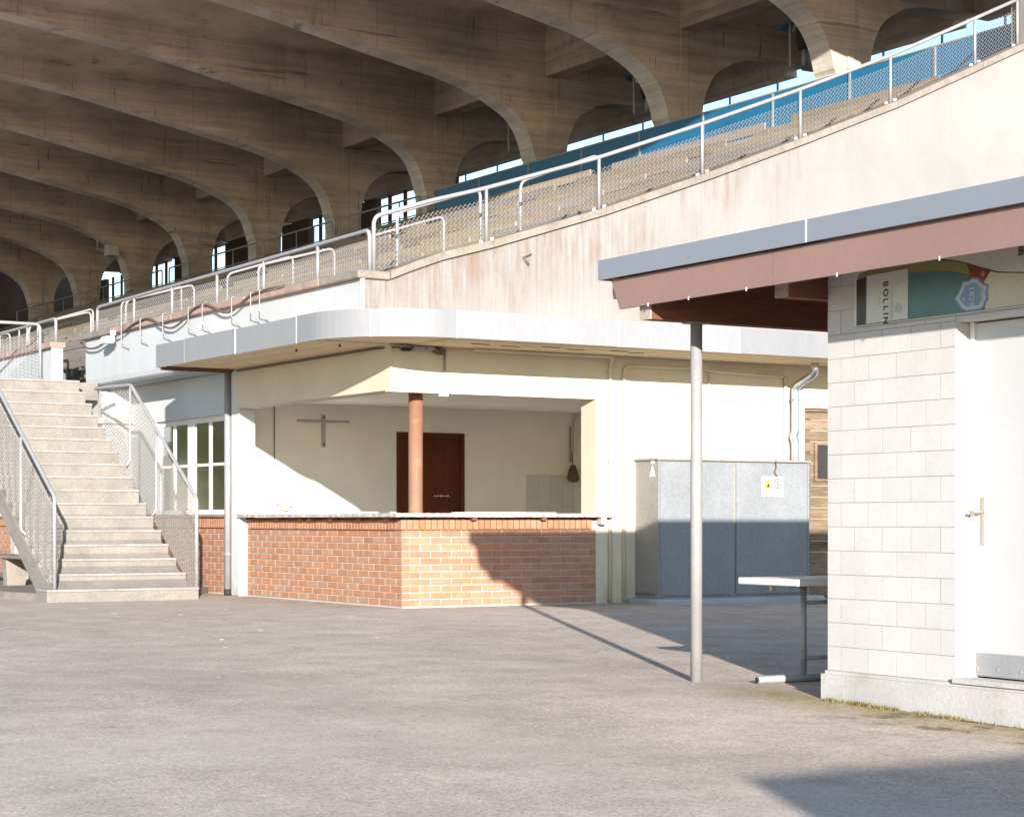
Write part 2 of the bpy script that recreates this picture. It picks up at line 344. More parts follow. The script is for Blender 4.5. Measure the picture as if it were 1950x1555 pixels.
def fillet(pts, r, n=5):
    pts = [Vector(p) for p in pts]; out = [pts[0]]
    for i in range(1, len(pts)-1):
        p, a, b = pts[i], pts[i-1], pts[i+1]
        d1 = (a-p); d2 = (b-p); rr = min(r, d1.length*.45, d2.length*.45)
        s, e = p+d1.normalized()*rr, p+d2.normalized()*rr
        for k in range(n+1):
            t = k/n; out.append(s*(1-t)**2 + p*2*t*(1-t) + e*t*t)
    out.append(pts[-1]); return out
def tubev(pts, r, n=8, caps=True):
    pts = [Vector(p) for p in pts]; vs, fs = [], []
    d0 = (pts[1]-pts[0]).normalized(); up = Vector((0, 0, 1)) if abs(d0.z) < .9 else Vector((1, 0, 0))
    u = d0.cross(up).normalized()
    for i, p in enumerate(pts):
        if i == 0: d = pts[1]-p
        elif i == len(pts)-1: d = p-pts[i-1]
        else: d = (pts[i+1]-p).normalized()+(p-pts[i-1]).normalized()
        d.normalize(); u = (u-d*u.dot(d)); u.normalize(); w = d.cross(u)
        rr = r[i] if isinstance(r, (list, tuple)) else r
        for k in range(n):
            a = 2*math.pi*k/n; vs.append(p+u*rr*math.cos(a)+w*rr*math.sin(a))
        if i:
            for k in range(n):
                a0, b0 = (i-1)*n, i*n; fs.append((a0+k, a0+(k+1) % n, b0+(k+1) % n, b0+k))
    if caps: fs.append(tuple(range(n-1, -1, -1))); fs.append(tuple(range((len(pts)-1)*n, len(pts)*n)))
    return vs, fs
def tube(t, name, pts, r, mat, parent=None, n=8, fl=0.):
    if fl: pts = fillet(pts, fl)
    vs, fs = tubev(pts, r, n)
    if t is None: return mesh_obj(name, vs, fs, mat, smooth=True)
    return t.mesh(name, vs, fs, mat, parent, smooth=True)
def merge(lst):
    V, Fc = [], []
    for vs, fs in lst:
        k = len(V); V += [Vector(v) for v in vs]; Fc += [tuple(i+k for i in f) for f in fs]
    return V, Fc
def chain(t, name, pt, L, bot, top, cell=.058, r=.0038):
    """chain link netting: zigzag wires; pt(u, z) gives the point, bot/top give the edges at u"""
    V, Fc = [], []; nc = int(L/(cell/2))
    hz = cell*.46
    for j in range(nc):
        u0, u1 = j*cell/2, (j+1)*cell/2
        zb, zt = bot(u0), top(u0); k0 = math.floor((zb-zb)/hz); pts = []
        n = int((zt-zb)/hz)
        sh = bot((u0+u1)/2)-bot(u0)
        for k in range(n+1):
            u = u0 if (k+j) % 2 == 0 else u1
            p = pt(u, bot(u)+k*hz); pts.append(p)
        if len(pts) < 2: continue
        vs, fs = tubev(pts, r, 3, False); kk = len(V); V += vs; Fc += [tuple(i+kk for i in f) for f in fs]
    o = t.mesh(name, V, Fc, WIRE); o['kind'] = 'stuff'; return o
def interp(tab, x):
    if x <= tab[0][0]:
        (a, b), (c, d) = tab[0], tab[1]
    elif x >= tab[-1][0]:
        (a, b), (c, d) = tab[-2], tab[-1]
    else:
        for i in range(len(tab)-1):
            if tab[i][0] <= x <= tab[i+1][0]: (a, b), (c, d) = tab[i], tab[i+1]; break
    return b+(d-b)*(x-a)/(c-a)
def struct(o): o['kind'] = 'structure'; return o
def text_mesh(body, size, align='CENTER', bold=0.):
    cu = bpy.data.curves.new('lettering', 'FONT'); cu.body = body; cu.size = size; cu.align_x = align; cu.align_y = 'CENTER'
    cu.offset = bold; cu.resolution_u = 3
    o = bpy.data.objects.new('lettering', cu); COL.objects.link(o)
    dg = bpy.context.evaluated_depsgraph_get(); dg.update()
    me = bpy.data.meshes.new_from_object(o.evaluated_get(dg)); bpy.data.objects.remove(o); me.materials.clear(); return me

# ================================================================== GROUND
G = .0196
def gz(y): return min(0., G*max(y, -60))
gx = [-900, -60, -20, 0, 20, 60, 900]; gy = [-900, -60, -30, -15, -6, 0, 20, 80, 900]
gv = [(x, y, gz(y)) for y in gy for x in gx]
gf = [(j*7+i, j*7+i+1, (j+1)*7+i+1, (j+1)*7+i) for j in range(8) for i in range(6)]
ground = struct(mesh_obj('ground', gv, gf, ASPH))
pv, pf = prism('z', [(-2.80, 4.9), (-2.66, 3.78), (-1.0, 3.78), (-.04, 5.2), (-.04, 15), (-2.9, 15)], -.05, .085)
pave = struct(mesh_obj('pavement', pv, pf, STEPC))

# ================================================================== GRANDSTAND
st = T('grandstand', 'concrete grandstand with arched roof ribs, stained white end wall and metal canopy', 'grandstand', (0, 0, 0))
COPT = [(-.6, 3.586), (-.155, 3.598), (.1, 3.70), (.4, 3.82), (1.11, 4.02), (2.61, 4.50), (4.08, 5.035), (5.57, 5.61), (7.03, 6.20), (8.49, 6.86), (9.3, 7.23), (13, 8.9)]
def cop(x): return interp(COPT, x)
# --- lower end wall (faces the yard), openings for the bar and the plank door
box(st, 'end_wall', 2.5, 5.556, 0, .3, 0, 2.825, WCREAM)
box(st, 'end_wall', 5.556, 7.0, 0, .3, 2.31, 2.825, WCREAM)
box(st, 'end_wall', 7.0, 13.2, 0, .3, 0, 2.825, WCREAM)
# right beam over the counter, with the return along the front
V_, F_ = prism('z', [(-.14, 0), (2.5, 0), (2.5, .22), (.12, .22), (.12, 4.06), (-.14, 4.06)], 2.335, 2.825)
st.mesh('bar_beam', V_, F_, WCREAM)
box(st, 'beam_edge_trim', -.145, 2.5, -.005, .1, 2.318, 2.334, WCREAM)
YBW = 5.0
# pillar and interior of the bar
box(st, 'pillar', -.11, .12, 4.063, 4.298, 0, 2.825, WWHITE, bev=.012)
box(st, 'bar_back_wall', .125, 2.611, YBW, 5.2, 0, 2.62, WINT)
box(st, 'bar_back_wall', 3.67, 5.9, YBW, 5.2, 0, 2.62, WINT)
box(st, 'bar_back_wall', 2.611, 3.67, YBW, 5.2, 2.14, 2.62, WINT)
box(st, 'bar_right_wall', 5.59, 5.9, .301, 4.997, 0, 2.62, WINT)
box(st, 'bar_ceiling', .125, 5.89, .302, 4.998, 2.475, 2.56, WINT)
box(st, 'bar_ceiling', .125, 2.49, .225, .3, 2.475, 2.56, WINT)
box(st, 'bar_floor', .25, 5.9, .31, 5.2, -.02, .02, PLINTH)
# bar door with raised panels and chipped paint
d = box(st, 'door', 2.665, 3.615, YBW+.035, YBW+.08, .02, 2.09, DOORB)
for z0, z1 in ((.2, .75), (.95, 1.90)):
    box(st, 'door_panel', 2.83, 3.46, YBW+.018, YBW+.038, z0, z1, DOORB, parent=d, bev=.012)
for a in ((2.611, 2.665), (3.615, 3.67)):
    box(st, 'door_frame', a[0], a[1], YBW-.015, YBW+.10, .02, 2.14, DOORB, parent=d)
box(st, 'door_frame', 2.666, 3.614, YBW-.015, YBW+.10, 2.09, 2.14, DOORB, parent=d)
for k in range(5): box(st, 'paint_chip', 3.20+.05*k, 3.235+.05*k, YBW+.012, YBW+.0175, 1.268+.004*(k % 2), 1.281+.003*(k % 3), WINT, parent=d)
# tiles round the sink corner
tm = bevel_box_mesh('wall_tile', .198, .012, .198, .004); tm.materials.append(TILE)
tm2 = bevel_box_mesh('wall_tile', .012, .198, .198, .004); tm2.materials.append(TILE)
for i in range(4):
    for j in range(4): link('wall_tile', tm, None, st.o, (4.775+.204*i, YBW-.004, 1.385-.204*j))
for i in range(6):
    for j in range(4): link('wall_tile', tm2, None, st.o, (5.586, YBW-.12-.204*i, 1.385-.204*j))
# brown steel column carrying the corner of the beam
V_, F_ = tubev([(.35, .33, 0), (.35, .33, 2.34)], .079, 20); st.mesh('corner_column', V_, F_, COLB, smooth=True)

# --- front wall: brick base, windows, white band above
FILL = {}
def brick_wall_y(t, x, y0, y1, zt, front=True, seed=0):
    """running bond of single bricks on a wall facing -x, from y0 to y1, top at zt"""
    me = bevel_box_mesh('brick', .10, .2465, .0645, .004); me.materials.append(BRICK)
    half = bevel_box_mesh('brick', .10, .117, .0645, .004); half.materials.append(BRICK)
    L, c = .2575, .0747; n = int((zt-.0)/c); z0 = zt-n*c
    for k in range(n):
        y = y0; first = k % 2
        if first:
            link('brick', half, None, t.o, Vector((x+.05+R.uniform(-.0015, .0015), y+.0585, z0+k*c+.005))-t.loc); y += L/2
        while y+L <= y1+.012:
            link('brick', me, None, t.o, Vector((x+.05+R.uniform(-.0015, .0015), y+L/2-.005, z0+k*c+.005))-t.loc); y += L
        if y1-y > .03:
            w = y1-y; key = ('y', round(w, 3))
            if key not in FILL: FILL[key] = bevel_box_mesh('brick', .10, w, .0645, .004); FILL[key].materials.append(BRICK)
            link('brick', FILL[key], None, t.o, Vector((x+.05, y+w/2, z0+k*c+.005))-t.loc)
def brick_wall_x(t, y, x0, x1, zt):
    me = bevel_box_mesh('brick', .2465, .10, .0645, .004); me.materials.append(BRICK)
    half = bevel_box_mesh('brick', .117, .10, .0645, .004); half.materials.append(BRICK)
    L, c = .2575, .0747; n = int(zt/c); z0 = zt-n*c
    for k in range(n):
        x = x0
        if k % 2 == 0:
            link('brick', half, None, t.o, Vector((x+.0585, y+.05, z0+k*c+.005))-t.loc); x += L/2
        while x+L <= x1+.012:
            link('brick', me, None, t.o, Vector((x+L/2-.005, y+.05+R.uniform(-.0015, .0015), z0+k*c+.005))-t.loc); x += L
        if x1-x > .03:
            w = x1-x; key = ('x', round(w, 3))
            if key not in FILL: FILL[key] = bevel_box_mesh('brick', w, .10, .0645, .004); FILL[key].materials.append(BRICK)
            link('brick', FILL[key], None, t.o, Vector((x+w/2, y+.05, z0+k*c+.005))-t.loc)
def soldiers_y(t, x, y0, y1, z0, h):
    me = bevel_box_mesh('soldier_brick', .115, .064, h, .004); me.materials.append(SOLDIER)
    y = y0
    while y < y1-.05: link('soldier_brick', me, None, t.o, Vector((x+.0575, y+.032, z0))-t.loc); y += .0745
def soldiers_x(t, y, x0, x1, z0, h):
    me = bevel_box_mesh('soldier_brick', .064, .115, h, .004); me.materials.append(SOLDIER)
    x = x0
    while x < x1-.05: link('soldier_brick', me, None, t.o, Vector((x+.032, y+.0575, z0))-t.loc); x += .0745
box(st, 'front_wall_core', .008, .12, 4.30, 16, 0, .985, MORTAR)
brick_wall_y(st, 0, 4.305, 7.9, .845)
brick_wall_y(st, 0, 12.1, 14.7, .845)
soldiers_y(st, -.025, 4.305, 8.0, .849, .135)
soldiers_y(st, -.025, 12.1, 14.7, .849, .135)
box(st, 'front_wall', 0, .12, 4.30, 16, 2.29, 2.822, WWHITE)
for y0, y1 in ((4.30, 4.766), (7.15, 13.4), (15.7, 16.0)): box(st, 'front_wall', 0.0, .12, y0, y1, 0.988, 2.29, WWHITE)
box(st, 'window_sill', -.06, .13, 4.31, 8.0, .986, 1.02, COPE)
box(st, 'window_sill', -.06, .13, 13.2, 15.8, .986, 1.02, COPE)
def window(y0, y1, z0, z1):
    vs, fs = merge([(boxv(.045, .085, y0, y0+.06, z0, z1), BOXF), (boxv(.045, .085, y1-.06, y1, z0, z1), BOXF),
                    (boxv(.046, .084, y0+.06, y1-.06, z1-.07, z1), BOXF), (boxv(.046, .084, y0+.06, y1-.06, z0, z0+.06), BOXF)])
    w = st.mesh('window', vs, fs, WFRAME)
    m0, m1 = y0+(y1-y0)*.51-.10, y0+(y1-y0)*.51+.10
    box(st, 'window_post', .04, .09, m0, m1, z0+.06, z1-.07, WFRAME, parent=w)
    for a, b in ((y0+.06, m0), (m1, y1-.06)):
        mid = (a+b)/2
        box(st, 'glazing_bar', .05, .08, mid-.03, mid+.03, z0+.06, z1-.07, WFRAME, parent=w)
        for c, e in ((a, mid-.03), (mid+.03, b)):
            box(st, 'glazing_bar', .052, .078, c, e, z0+.63, z0+.665, WFRAME, parent=w)
            for f0, f1 in ((z0+.06, z0+.63), (z0+.665, z1-.07)):
                st.mesh('pane', [(.064, c, f0), (.064, e, f0), (.064, e, f1), (.064, c, f1), (.068, c, f0), (.068, e, f0), (.068, e, f1), (.068, c, f1)], BOXF, GLASS, parent=w)
window(4.766, 7.15, 1.02, 2.29); window(13.4, 15.7, 1.02, 2.29)
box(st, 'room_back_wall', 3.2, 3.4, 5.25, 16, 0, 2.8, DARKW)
box(st, 'room_floor', .121, 3.2, 5.21, 16, -.01, .02, TERR)
# second pillar and pipe further along, supporting pier under the parapet end
box(st, 'pillar', -.14, -.003, 12.55, 13.0, 0, 2.822, WWHITE, bev=.015)
V_, F_ = prism('y', [(-.44, 0), (-.003, 0), (-.003, 2.822), (-.40, 2.822), (-.47, 2.6), (-.44, 2.45)], 8.02, 8.42)
st.mesh('pier', V_, F_, WWHITE)
box(st, 'pier_cap', -.56, -.003, 7.95, 8.018, 2.30, 2.38, PLINTH)

# --- canopy with sheet metal fascia
RAD = 1.06; arc = [(-RAD*math.cos(a), -RAD*math.sin(a)) for a in [math.pi/2*k/16 for k in range(17)]]
out = [(-RAD, 4.38)]+[(p[0], p[1]) for p in arc]+[(13.2, -RAD)]
poly = out+[(13.2, -.003), (-.143, -.003), (-.143, 4.061), (-.003, 4.061), (-.003, 4.38)]
V_, F_ = prism('z', poly, 2.832, 3.075); canopy = st.mesh('canopy', V_, F_, SOFF)
# fascia panels along the edge
path = [Vector((-RAD, 4.38, 0))]+[Vector((p[0], p[1], 0)) for p in arc]+[Vector((13.2, -RAD, 0))]
cum = [0]
for a, b in zip(path, path[1:]): cum.append(cum[-1]+(b-a).length)
def at(sv):
    for i in range(len(path)-1):
        if sv <= cum[i+1]+1e-6:
            t = (sv-cum[i])/(cum[i+1]-cum[i]); d = (path[i+1]-path[i]).normalized(); return path[i].lerp(path[i+1], t), Vector((d.y, -d.x, 0))
def outward(n, p): return -n if (n.x*(-1)+n.y*(-1)) < 0 else n
joints = [0, .93, 2.42, 4.03, 5.2, cum[17]+.07, cum[17]+2.07, cum[17]+3.73, cum[17]+6.0, cum[17]+8.6, cum[17]+11, cum[-1]]
for k in range(len(joints)-1):
    a, b = joints[k]+.003, joints[k+1]-.003; n = max(2, int((b-a)/.05)) if a < cum[17]+.1 else 2
    offs = .012+.004*(k % 2); vs, fs = [], []
    zb, zt = 2.815+.002*(k % 2), 3.098+.004*(k % 2)
    for i in range(n+1):
        p, nn = at(a+(b-a)*i/n); nn = outward(nn, p)
        for q, z in ((p+nn*offs, zb), (p+nn*offs, zt)): vs.append((q.x, q.y, z))
        if i:
            o0, o1 = (i-1)*2, i*2; fs += [(o0, o1, o1+1, o0+1)]
    me = mesh_obj('fascia_panel', vs, fs, FASC, canopy, Vector(canopy.location), smooth=False)
    sol = me.modifiers.new('s', 'SOLIDIFY'); sol.thickness = .003
for sv in joints[1:8]:
    p, nn = at(sv); nn = outward(nn, p); q = p+nn*.019
    tt = Vector((-nn.y, nn.x, 0))*.005
    vs = [q-tt+Vector((0, 0, 2.815)), q+tt+Vector((0, 0, 2.815)), q+tt+Vector((0, 0, 3.1)), q-tt+Vector((0, 0, 3.1))]
    vs += [v-nn*.012 for v in vs]
    mesh_obj('fascia_joint', vs, BOXF, WHITEP, canopy, Vector(canopy.location))
box(st, 'canopy_end', -RAD, -.52, 4.382, 4.40, 2.82, 3.09, FASC)
# soffit boards and the brown batten at the canopy end
for k in range(6):
    box(st, 'soffit_board', -RAD+.03+.15*k, -RAD+.03+.15*k+.142, -.0, 4.37, 2.822-.002*(k % 2), 2.8305, SOFF)
for k in range(6):
    box(st, 'soffit_board', .1, 13.1, -RAD+.03+.165*k, -RAD+.03+.165*k+.157, 2.822-.002*(k % 2), 2.8305, SOFF)
box(st, 'soffit_batten', -RAD+.02, -.05, 4.25, 4.31, 2.785, 2.82, DARKWOOD)
box(st, 'soffit_batten', -RAD+.02, -.15, 4.10, 4.14, 2.80, 2.82, DARKWOOD)
for k, (x, y) in enumerate(((-.75, 1.05), (-.62, .25), (.55, -.55), (.95, -.5), (1.4, -.62), (1.8, -.5), (2.3, -.6), (2.6, -.5))):
    box(st, 'soffit_clip', x, x+(.02 if k < 2 else .22), y, y+.02, 2.79 if k < 2 else 2.814, 2.8195, CABLE)

# --- parapet of the front, coping, upper end wall
PP = [(-.487, 3.5), (-.492, 3.32), (-.493, 3.12), (-.488, 2.93), (-.475, 2.865), (-.45, 2.84), (-.2, 2.84), (-.2, 3.5)]
V_, F_ = prism('y', PP, -.0, 8.57); st.mesh('parapet', V_, F_, WPAR)
V_, F_ = prism('y', [(min(x, -.36), z) for x, z in PP], 10.02, 18.0); st.mesh('parapet', V_, F_, WPAR)
box(st, 'parapet_soffit', -.43, -.001, 4.41, 16, 2.826, 2.839, WPAR)
for y0, y1, m in ((-.05, .9, COPE), (.905, 2.9, COPER), (2.905, 5.2, COPER), (5.205, 7.4, COPER), (7.405, 8.66, COPE), (9.95, 12, COPER), (12.005, 18, COPER)):
    box(st, 'coping', -.55, -.16 if y0 < 9 else -.31, y0, y1, 3.502, 3.588, m, bev=.012)
xs = [-.46, 0, .4, 1.11, 1.8, 2.61, 3.3, 4.08, 4.8, 5.57, 6.3, 7.03, 7.8, 8.49, 9.28]
V_, F_ = prism('y', [(-.46, 2.83), (9.28, 2.83)]+[(x, cop(x)-.085) for x in reversed(xs)], -.004, .24)
st.mesh('upper_end_wall', V_, F_, UPLAS)
box(st, 'upper_end_wall', 9.281, 13.2, -.004, .24, 2.83, 8.6, UPLAS)
box(st, 'parapet_corner', -.505, -.462, -.035, -.005, 3.09, 3.5, WPAR)
segs = [(-.155, 1.11), (1.115, 2.61), (2.615, 4.08), (4.085, 5.57), (5.575, 7.03), (7.035, 8.49), (8.495, 9.25)]
for a, b in segs:
    pts = [a+(b-a)*k/4 for k in range(5)]
    V_, F_ = prism('y', [(x, cop(x)-.083) for x in pts]+[(x, cop(x)) for x in reversed(pts)], -.05, .28)
    st.mesh('coping', V_, F_, COPE)
# iron hook left in the upper wall
tube(st, 'iron_hook', [(1.62, -.03, 3.90), (1.50, -.05, 3.86), (1.58, -.05, 3.78)], .008, CABLE, n=5)

# --- terraces
ORD = 'first second third fourth fifth sixth seventh eighth ninth tenth eleventh twelfth'.split()
NR, X0, DX = 12, .25, .74
rows = []
for i in range(NR):
    x = X0+DX*i; z = cop(x+.3)-.80; rows.append((x, z))
    box(st, 'terrace_step', x, x+DX-.002, .25, 48, max(z-.45, 2.842), z, TERR)
box(st, 'terrace_walkway', -.199, X0-.002, .25, 48, 2.841, 2.86, TERR)
box(st, 'terrace_walkway', X0+DX*NR, 13.2, .25, 48, 6.0, cop(9.2)-.55, TERR)

# --- roof ribs, slab, longitudinal beams
S_, Y0R, TH = 4.306, .293, .48
XC = 10.02
FR = [(-14, 10.72), (-11.5, 10.55), (-9, 10.32), (-8, 10.2), (-6.1, 9.97), (-4.6, 9.70), (-3.5, 9.49), (-2.4, 9.285), (-1.9, 9.185), (-1.47, 9.075), (-1.08, 8.93), (-.81, 8.81), (-.6, 8.70), (-.42, 8.57), (-.28, 8.42), (-.18, 8.25), (-.10, 8.05), (-.05, 7.85), (0, 7.6), (0, 6.0)]
BK = [(10.69, 6.0), (10.69, 7.93), (10.73, 8.18), (10.79, 8.37), (10.90, 8.59), (11.0, 8.70), (11.14, 8.80), (11.39, 8.94), (11.75, 9.02), (12.6, 9.07), (13.1, 9.08)]
SLB = [(-4.05, 10.82), (-2, 10.72), (1, 10.62), (2, 10.6), (3.2, 10.55), (4.7, 10.42), (6.3, 10.36), (10.3, 10.3)]
def slabz(x): return interp(SLB, x)
front = [(XC+a, z) for a, z in FR]
def smooth_pts(p, sub=3):
    out_ = []
    for i in range(len(p)-1):
        p0 = p[max(i-1, 0)]; p1 = p[i]; p2 = p[i+1]; p3 = p[min(i+2, len(p)-1)]
        for k in range(sub):
            t = k/sub
            out_.append(tuple(.5*((2*p1[c])+(-p0[c]+p2[c])*t+(2*p0[c]-5*p1[c]+4*p2[c]-p3[c])*t*t+(-p0[c]+3*p1[c]-3*p2[c]+p3[c])*t**3) for c in (0, 1)))
    out_.append(p[-1]); return out_
front_s = smooth_pts(front, 3)
topl = [(x, slabz(x)+.02) for x in (10.3, 6.3, 4.7, 3.2, 2, 1, -2, XC-14)]
ribpoly = front_s+BK+[(13.1, 9.7), (10.31, 9.7)]+topl
nfs = len(front_s)
vs, fs = prism('y', ribpoly, 0, TH)
ribme = mesh_data('roof_rib', vs, fs)
ribme.materials.append(RIB); ribme.materials.append(RIBLIT)
for p in ribme.polygons:
    if len(p.vertices) == 4:
        ii = sorted(v % len(ribpoly) for v in p.vertices)
        if max(ii) < nfs: p.material_index = 1
for k in range(11):
    rb = link('roof_rib', ribme, None, st.o, (0, Y0R+S_*k, 0))
    V_, F_ = prism('y', [(10.22, 6.0), (10.48, 6.0), (10.48, 9.36), (10.22, 9.36)], -.035, -.001)
    link('pilaster', mesh_data('pilaster', V_, F_), RIB, rb)
    V_, F_ = prism('y', [(XC+.0, 6.9), (XC+.68, 6.9), (XC+.68, 7.70), (XC+.0, 7.55)], -.012, TH+.012)
    if k < 10:
        y0, y1 = Y0R+S_*k+TH, Y0R+S_*(k+1)
        box(st, 'longitudinal_beam', 10.22, 10.6, y0-.01, y1+.01, 9.38, 10.315, RIB)
        box(st, 'eave_beam', 12.9, 13.2, y0+.002, y1-.002, 8.98, 9.69, RIB)
        box(st, 'back_slab', 10.56, 13.3, y0-.24, y1+.239, 9.685, 9.85, SLABC)
        # shallow haunch where the slab meets the longitudinal beam
        vs = [(x, y, slabz(x)) for x in (-4.05, -2, 1, 2, 3.2, 4.7, 6.3, 10.3) for y in (y0-TH*.5, y1+TH*.5)]
vs = []; sx = (-4.05, -2, 1, 2, 3.2, 4.7, 6.3, 10.3)
vs, fs = prism('y', [(x, slabz(x)) for x in sx]+[(10.6, 10.3), (10.6, 10.55)]+[(x, slabz(x)+.18) for x in reversed(sx)], .1, 48.5)
st.mesh('roof_slab', vs, fs, SLABC)
# formwork cross joints on the slab soffit, one shallow rib per bay
# --- back of the stand: glazed wind screen with blue panels, darker room further along
box(st, 'back_wall', 13.0, 13.15, .24, 21.5, 6.0, 8.62, BLUEP)
for k in range(15): box(st, 'screen_mullion', 13.02, 13.05, 1.2+1.42*k, 1.23+1.42*k, 8.62, 8.98, GALVD)
box(st, 'back_wall', 13.0, 13.15, 21.5, 48, 6.0, 7.6, DARKW)
for k in range(7):
    y = 21.6+3.9*k
    box(st, 'back_wall', 13.0, 13.15, y, y+1.6, 7.602, 8.98, DARKW)
    for yy in (1.61, 2.4, 3.2): box(st, 'window_frame', 13.02, 13.08, y+yy, y+yy+.1, 7.602, 8.98, BROWNF)
box(st, 'far_end_wall', -.2, 13.2, 48.0, 48.3, 2.6, 10.3, DARKW)
# blue guard panels behind the last row
gp0 = .4
for k in range(9):
    y0 = gp0+1.82*k; y1 = y0+1.78
    pn = box(st, 'guard_panel', 9.78, 9.82, y0, y1, 6.75, 7.66, BLUEP)
    box(st, 'panel_cap', 9.77, 9.83, y0, y1+.04, 7.661, 7.685, GALVD, parent=pn)
    box(st, 'panel_post', 9.76, 9.80, y1, y1+.035, 6.7, 7.66, GALVD, parent=pn)

# ================================================================== BAR COUNTER
bc = T('bar_counter', 'red brick bar counter with grey stone top under the curved canopy', 'bar counter', (0, 0, 0))
V_, F_ = prism('z', [(.008, .008), (2.49, .008), (2.49, .24), (.24, .24), (.24, 4.055), (.008, 4.055)], -.03, .95)
bc.mesh('counter_core', V_, F_, MORTAR)
brick_wall_y(bc, 0, .002, 4.05, .838)
brick_wall_x(bc, 0, .104, 2.49, .838)
soldiers_y(bc, -.03, .09, 4.0, .842, .105)
soldiers_x(bc, -.03, -.02, 2.47, .842, .105)
box(bc, 'timber_batten', -.02, .2, .05, 4.03, .948, .978, DOORB)
box(bc, 'timber_batten', .201, 2.5, -.02, .2, .948, .978, DOORB)
for y in (3.0, 2.35, 2.1, 1.55, .85, .2): box(bc, 'bracket', -.09, -.021, y-.05, y+.05, .945, .978, DARKWOOD)
for x in (.85, 1.75): box(bc, 'bracket', x-.03, x+.03, -.10, -.021, .945, .978, DARKWOOD)
# stone top with a rough broken edge
def rough_edge(p, q, n, amp):
    p, q = Vector((*p, 0)), Vector((*q, 0)); d = (q-p); nn = Vector((d.y, -d.x, 0)).normalized(); r_ = []
    for k in range(n): v = p+d*(k/n)+nn*R.uniform(-amp, amp)*(1 if 0 < k else 0); r_.append((v.x, v.y))
    return r_
edge = rough_edge((-.14, 4.05), (-.14, -.14), 60, .006)+rough_edge((-.14, -.14), (2.66, -.14), 60, .014)
poly = edge+[(2.66, -.14), (2.66, -.006), (2.48, -.006), (2.48, .50), (.50, .50), (.50, 4.055)]
V_, F_ = prism('z', poly, .980, 1.02); bc.mesh('stone_top', V_, F_, STONE)
box(bc, 'sunlit_strip', .95, 2.3, .52, .60, 1.0, 1.034, WHITEP)  # white bar added in place of the sunlit strip on the bar's back wall
box(bc, 'end_block', 2.50, 2.57, -.12, -.03, .90, .978, PLINTH)

# ================================================================== STAIRCASE
YS = [3.44, 3.79]+[4.10+.251*i for i in range(15)]
ZS = [.147+.1695*i for i in range(17)]
sc = T('staircase', 'worn concrete staircase rising along the front of the grandstand', 'staircase', (-1.8, 3.44, 0))
for i in range(17):
    y1 = YS[i+1]+.02 if i < 16 else 8.0
    x0 = -2.76 if i == 0 else -2.64
    box(sc, 'step', x0, -.92 if i else -.90, YS[i], y1, (ZS[i-1]-.055 if i > 0 else -.05), ZS[i]-.03, STEPC, bev=.002)
    box(sc, 'step_nosing', x0, -.915 if i else -.895, YS[i]-.012, y1+.01 if i < 16 else 8.0, ZS[i]-.029, ZS[i], NOSE, bev=.005)
V_, F_ = prism('x', [(3.46, 0.0), (3.46, .10), (3.82, .25), (4.15, .42), (7.9, 2.76), (7.9, 2.56), (4.0, .0)], -2.65, -.93); sc.mesh('flight_slab', V_, F_, STEPC)
box(sc, 'landing', -2.64, -.52, 8.0, 10.45, 2.62, 2.859, STEPC)
for x in (-2.55, -1.0): box(sc, 'landing_post', x-.1, x+.1, 9.9, 10.1, -.05, 2.619, PLINTH)

# ================================================================== RAILINGS
def rail_thing(name, label, pts, posts, r=.024, fl=.09, group=None, mat=GALV, rp=.02):
    t = T(name, label, 'railing', (pts[0][0], pts[0][1], pts[0][2]), group)
    tube(t, 'handrail', pts, r, mat, fl=fl)
    for a, b in posts: tube(t, 'post', [a, b], rp, mat)
    return t
# raked railing on the end wall
rx = [-.285, 1.114, 2.612, 4.082, 5.573, 7.033, 8.486, 9.25]
def rz(x): return cop(x)+.59
top = [(-.285, .1, cop(-.285)), (-.285, .1, rz(-.285))]+[(x, .1, rz(x)) for x in (.4, 1.11, 2.0, 2.61, 3.4, 4.08, 5.0, 5.57, 6.4, 7.03, 7.8, 8.49, 9.6)]
er = rail_thing('railing', 'long white tubular railing with wire netting climbing along the sloped end wall', top, [((x, .1, cop(x)-.01), (x, .1, rz(x))) for x in rx[1:]])
for x in rx[1:]:
    for s in (-.07, .07): box(er, 'base_bolt', x+s-.015, x+s+.015, .085, .115, cop(x+s)-.005, cop(x+s)+.025, WHITEP)
for a, b in zip(rx[:-1], rx[1:]):
    chain(er, 'wire_netting', lambda u, z, a=a: (a+.03+u, .1, z), b-a-.06, lambda u, a=a: cop(a+.03+u)+.035, lambda u, a=a: cop(a+.03+u)+.47)
# level railing on the front parapet
py = [.05, 1.31, 2.76, 4.15, 5.63, 7.0, 8.45]
top = [(-.36, .05, 3.585), (-.36, .05, 4.03)]+[(-.36, y, 4.03-.007*y) for y in py[1:-1]]+[(-.36, 8.45, 3.97), (-.36, 8.45, 3.585)]
fr = rail_thing('railing', 'white tubular railing with wire netting on the front parapet above the canopy', top, [((-.36, y, 3.58), (-.36, y, 4.03-.007*y)) for y in py[1:-1]])
for a, b in zip(py[:-1], py[1:]):
    chain(fr, 'wire_netting', lambda u, z, a=a: (-.36, a+.03+u, z), b-a-.06, lambda u: 3.62, lambda u: 3.92)
py2 = [10.05, 11.4, 12.8, 14.2, 15.6]
top = [(-.43, 10.05, 3.585), (-.43, 10.05, 3.95)]+[(-.43, y, 3.94) for y in py2[1:]]
f2 = rail_thing('railing', 'white tubular railing with wire netting on the parapet past the stair landing', top, [((-.43, y, 3.58), (-.43, y, 3.94)) for y in py2[1:]])
for a, b in zip(py2[:-1], py2[1:]):
    chain(f2, 'wire_netting', lambda u, z, a=a: (-.43, a+.03+u, z), b-a-.06, lambda u: 3.62, lambda u: 3.86)
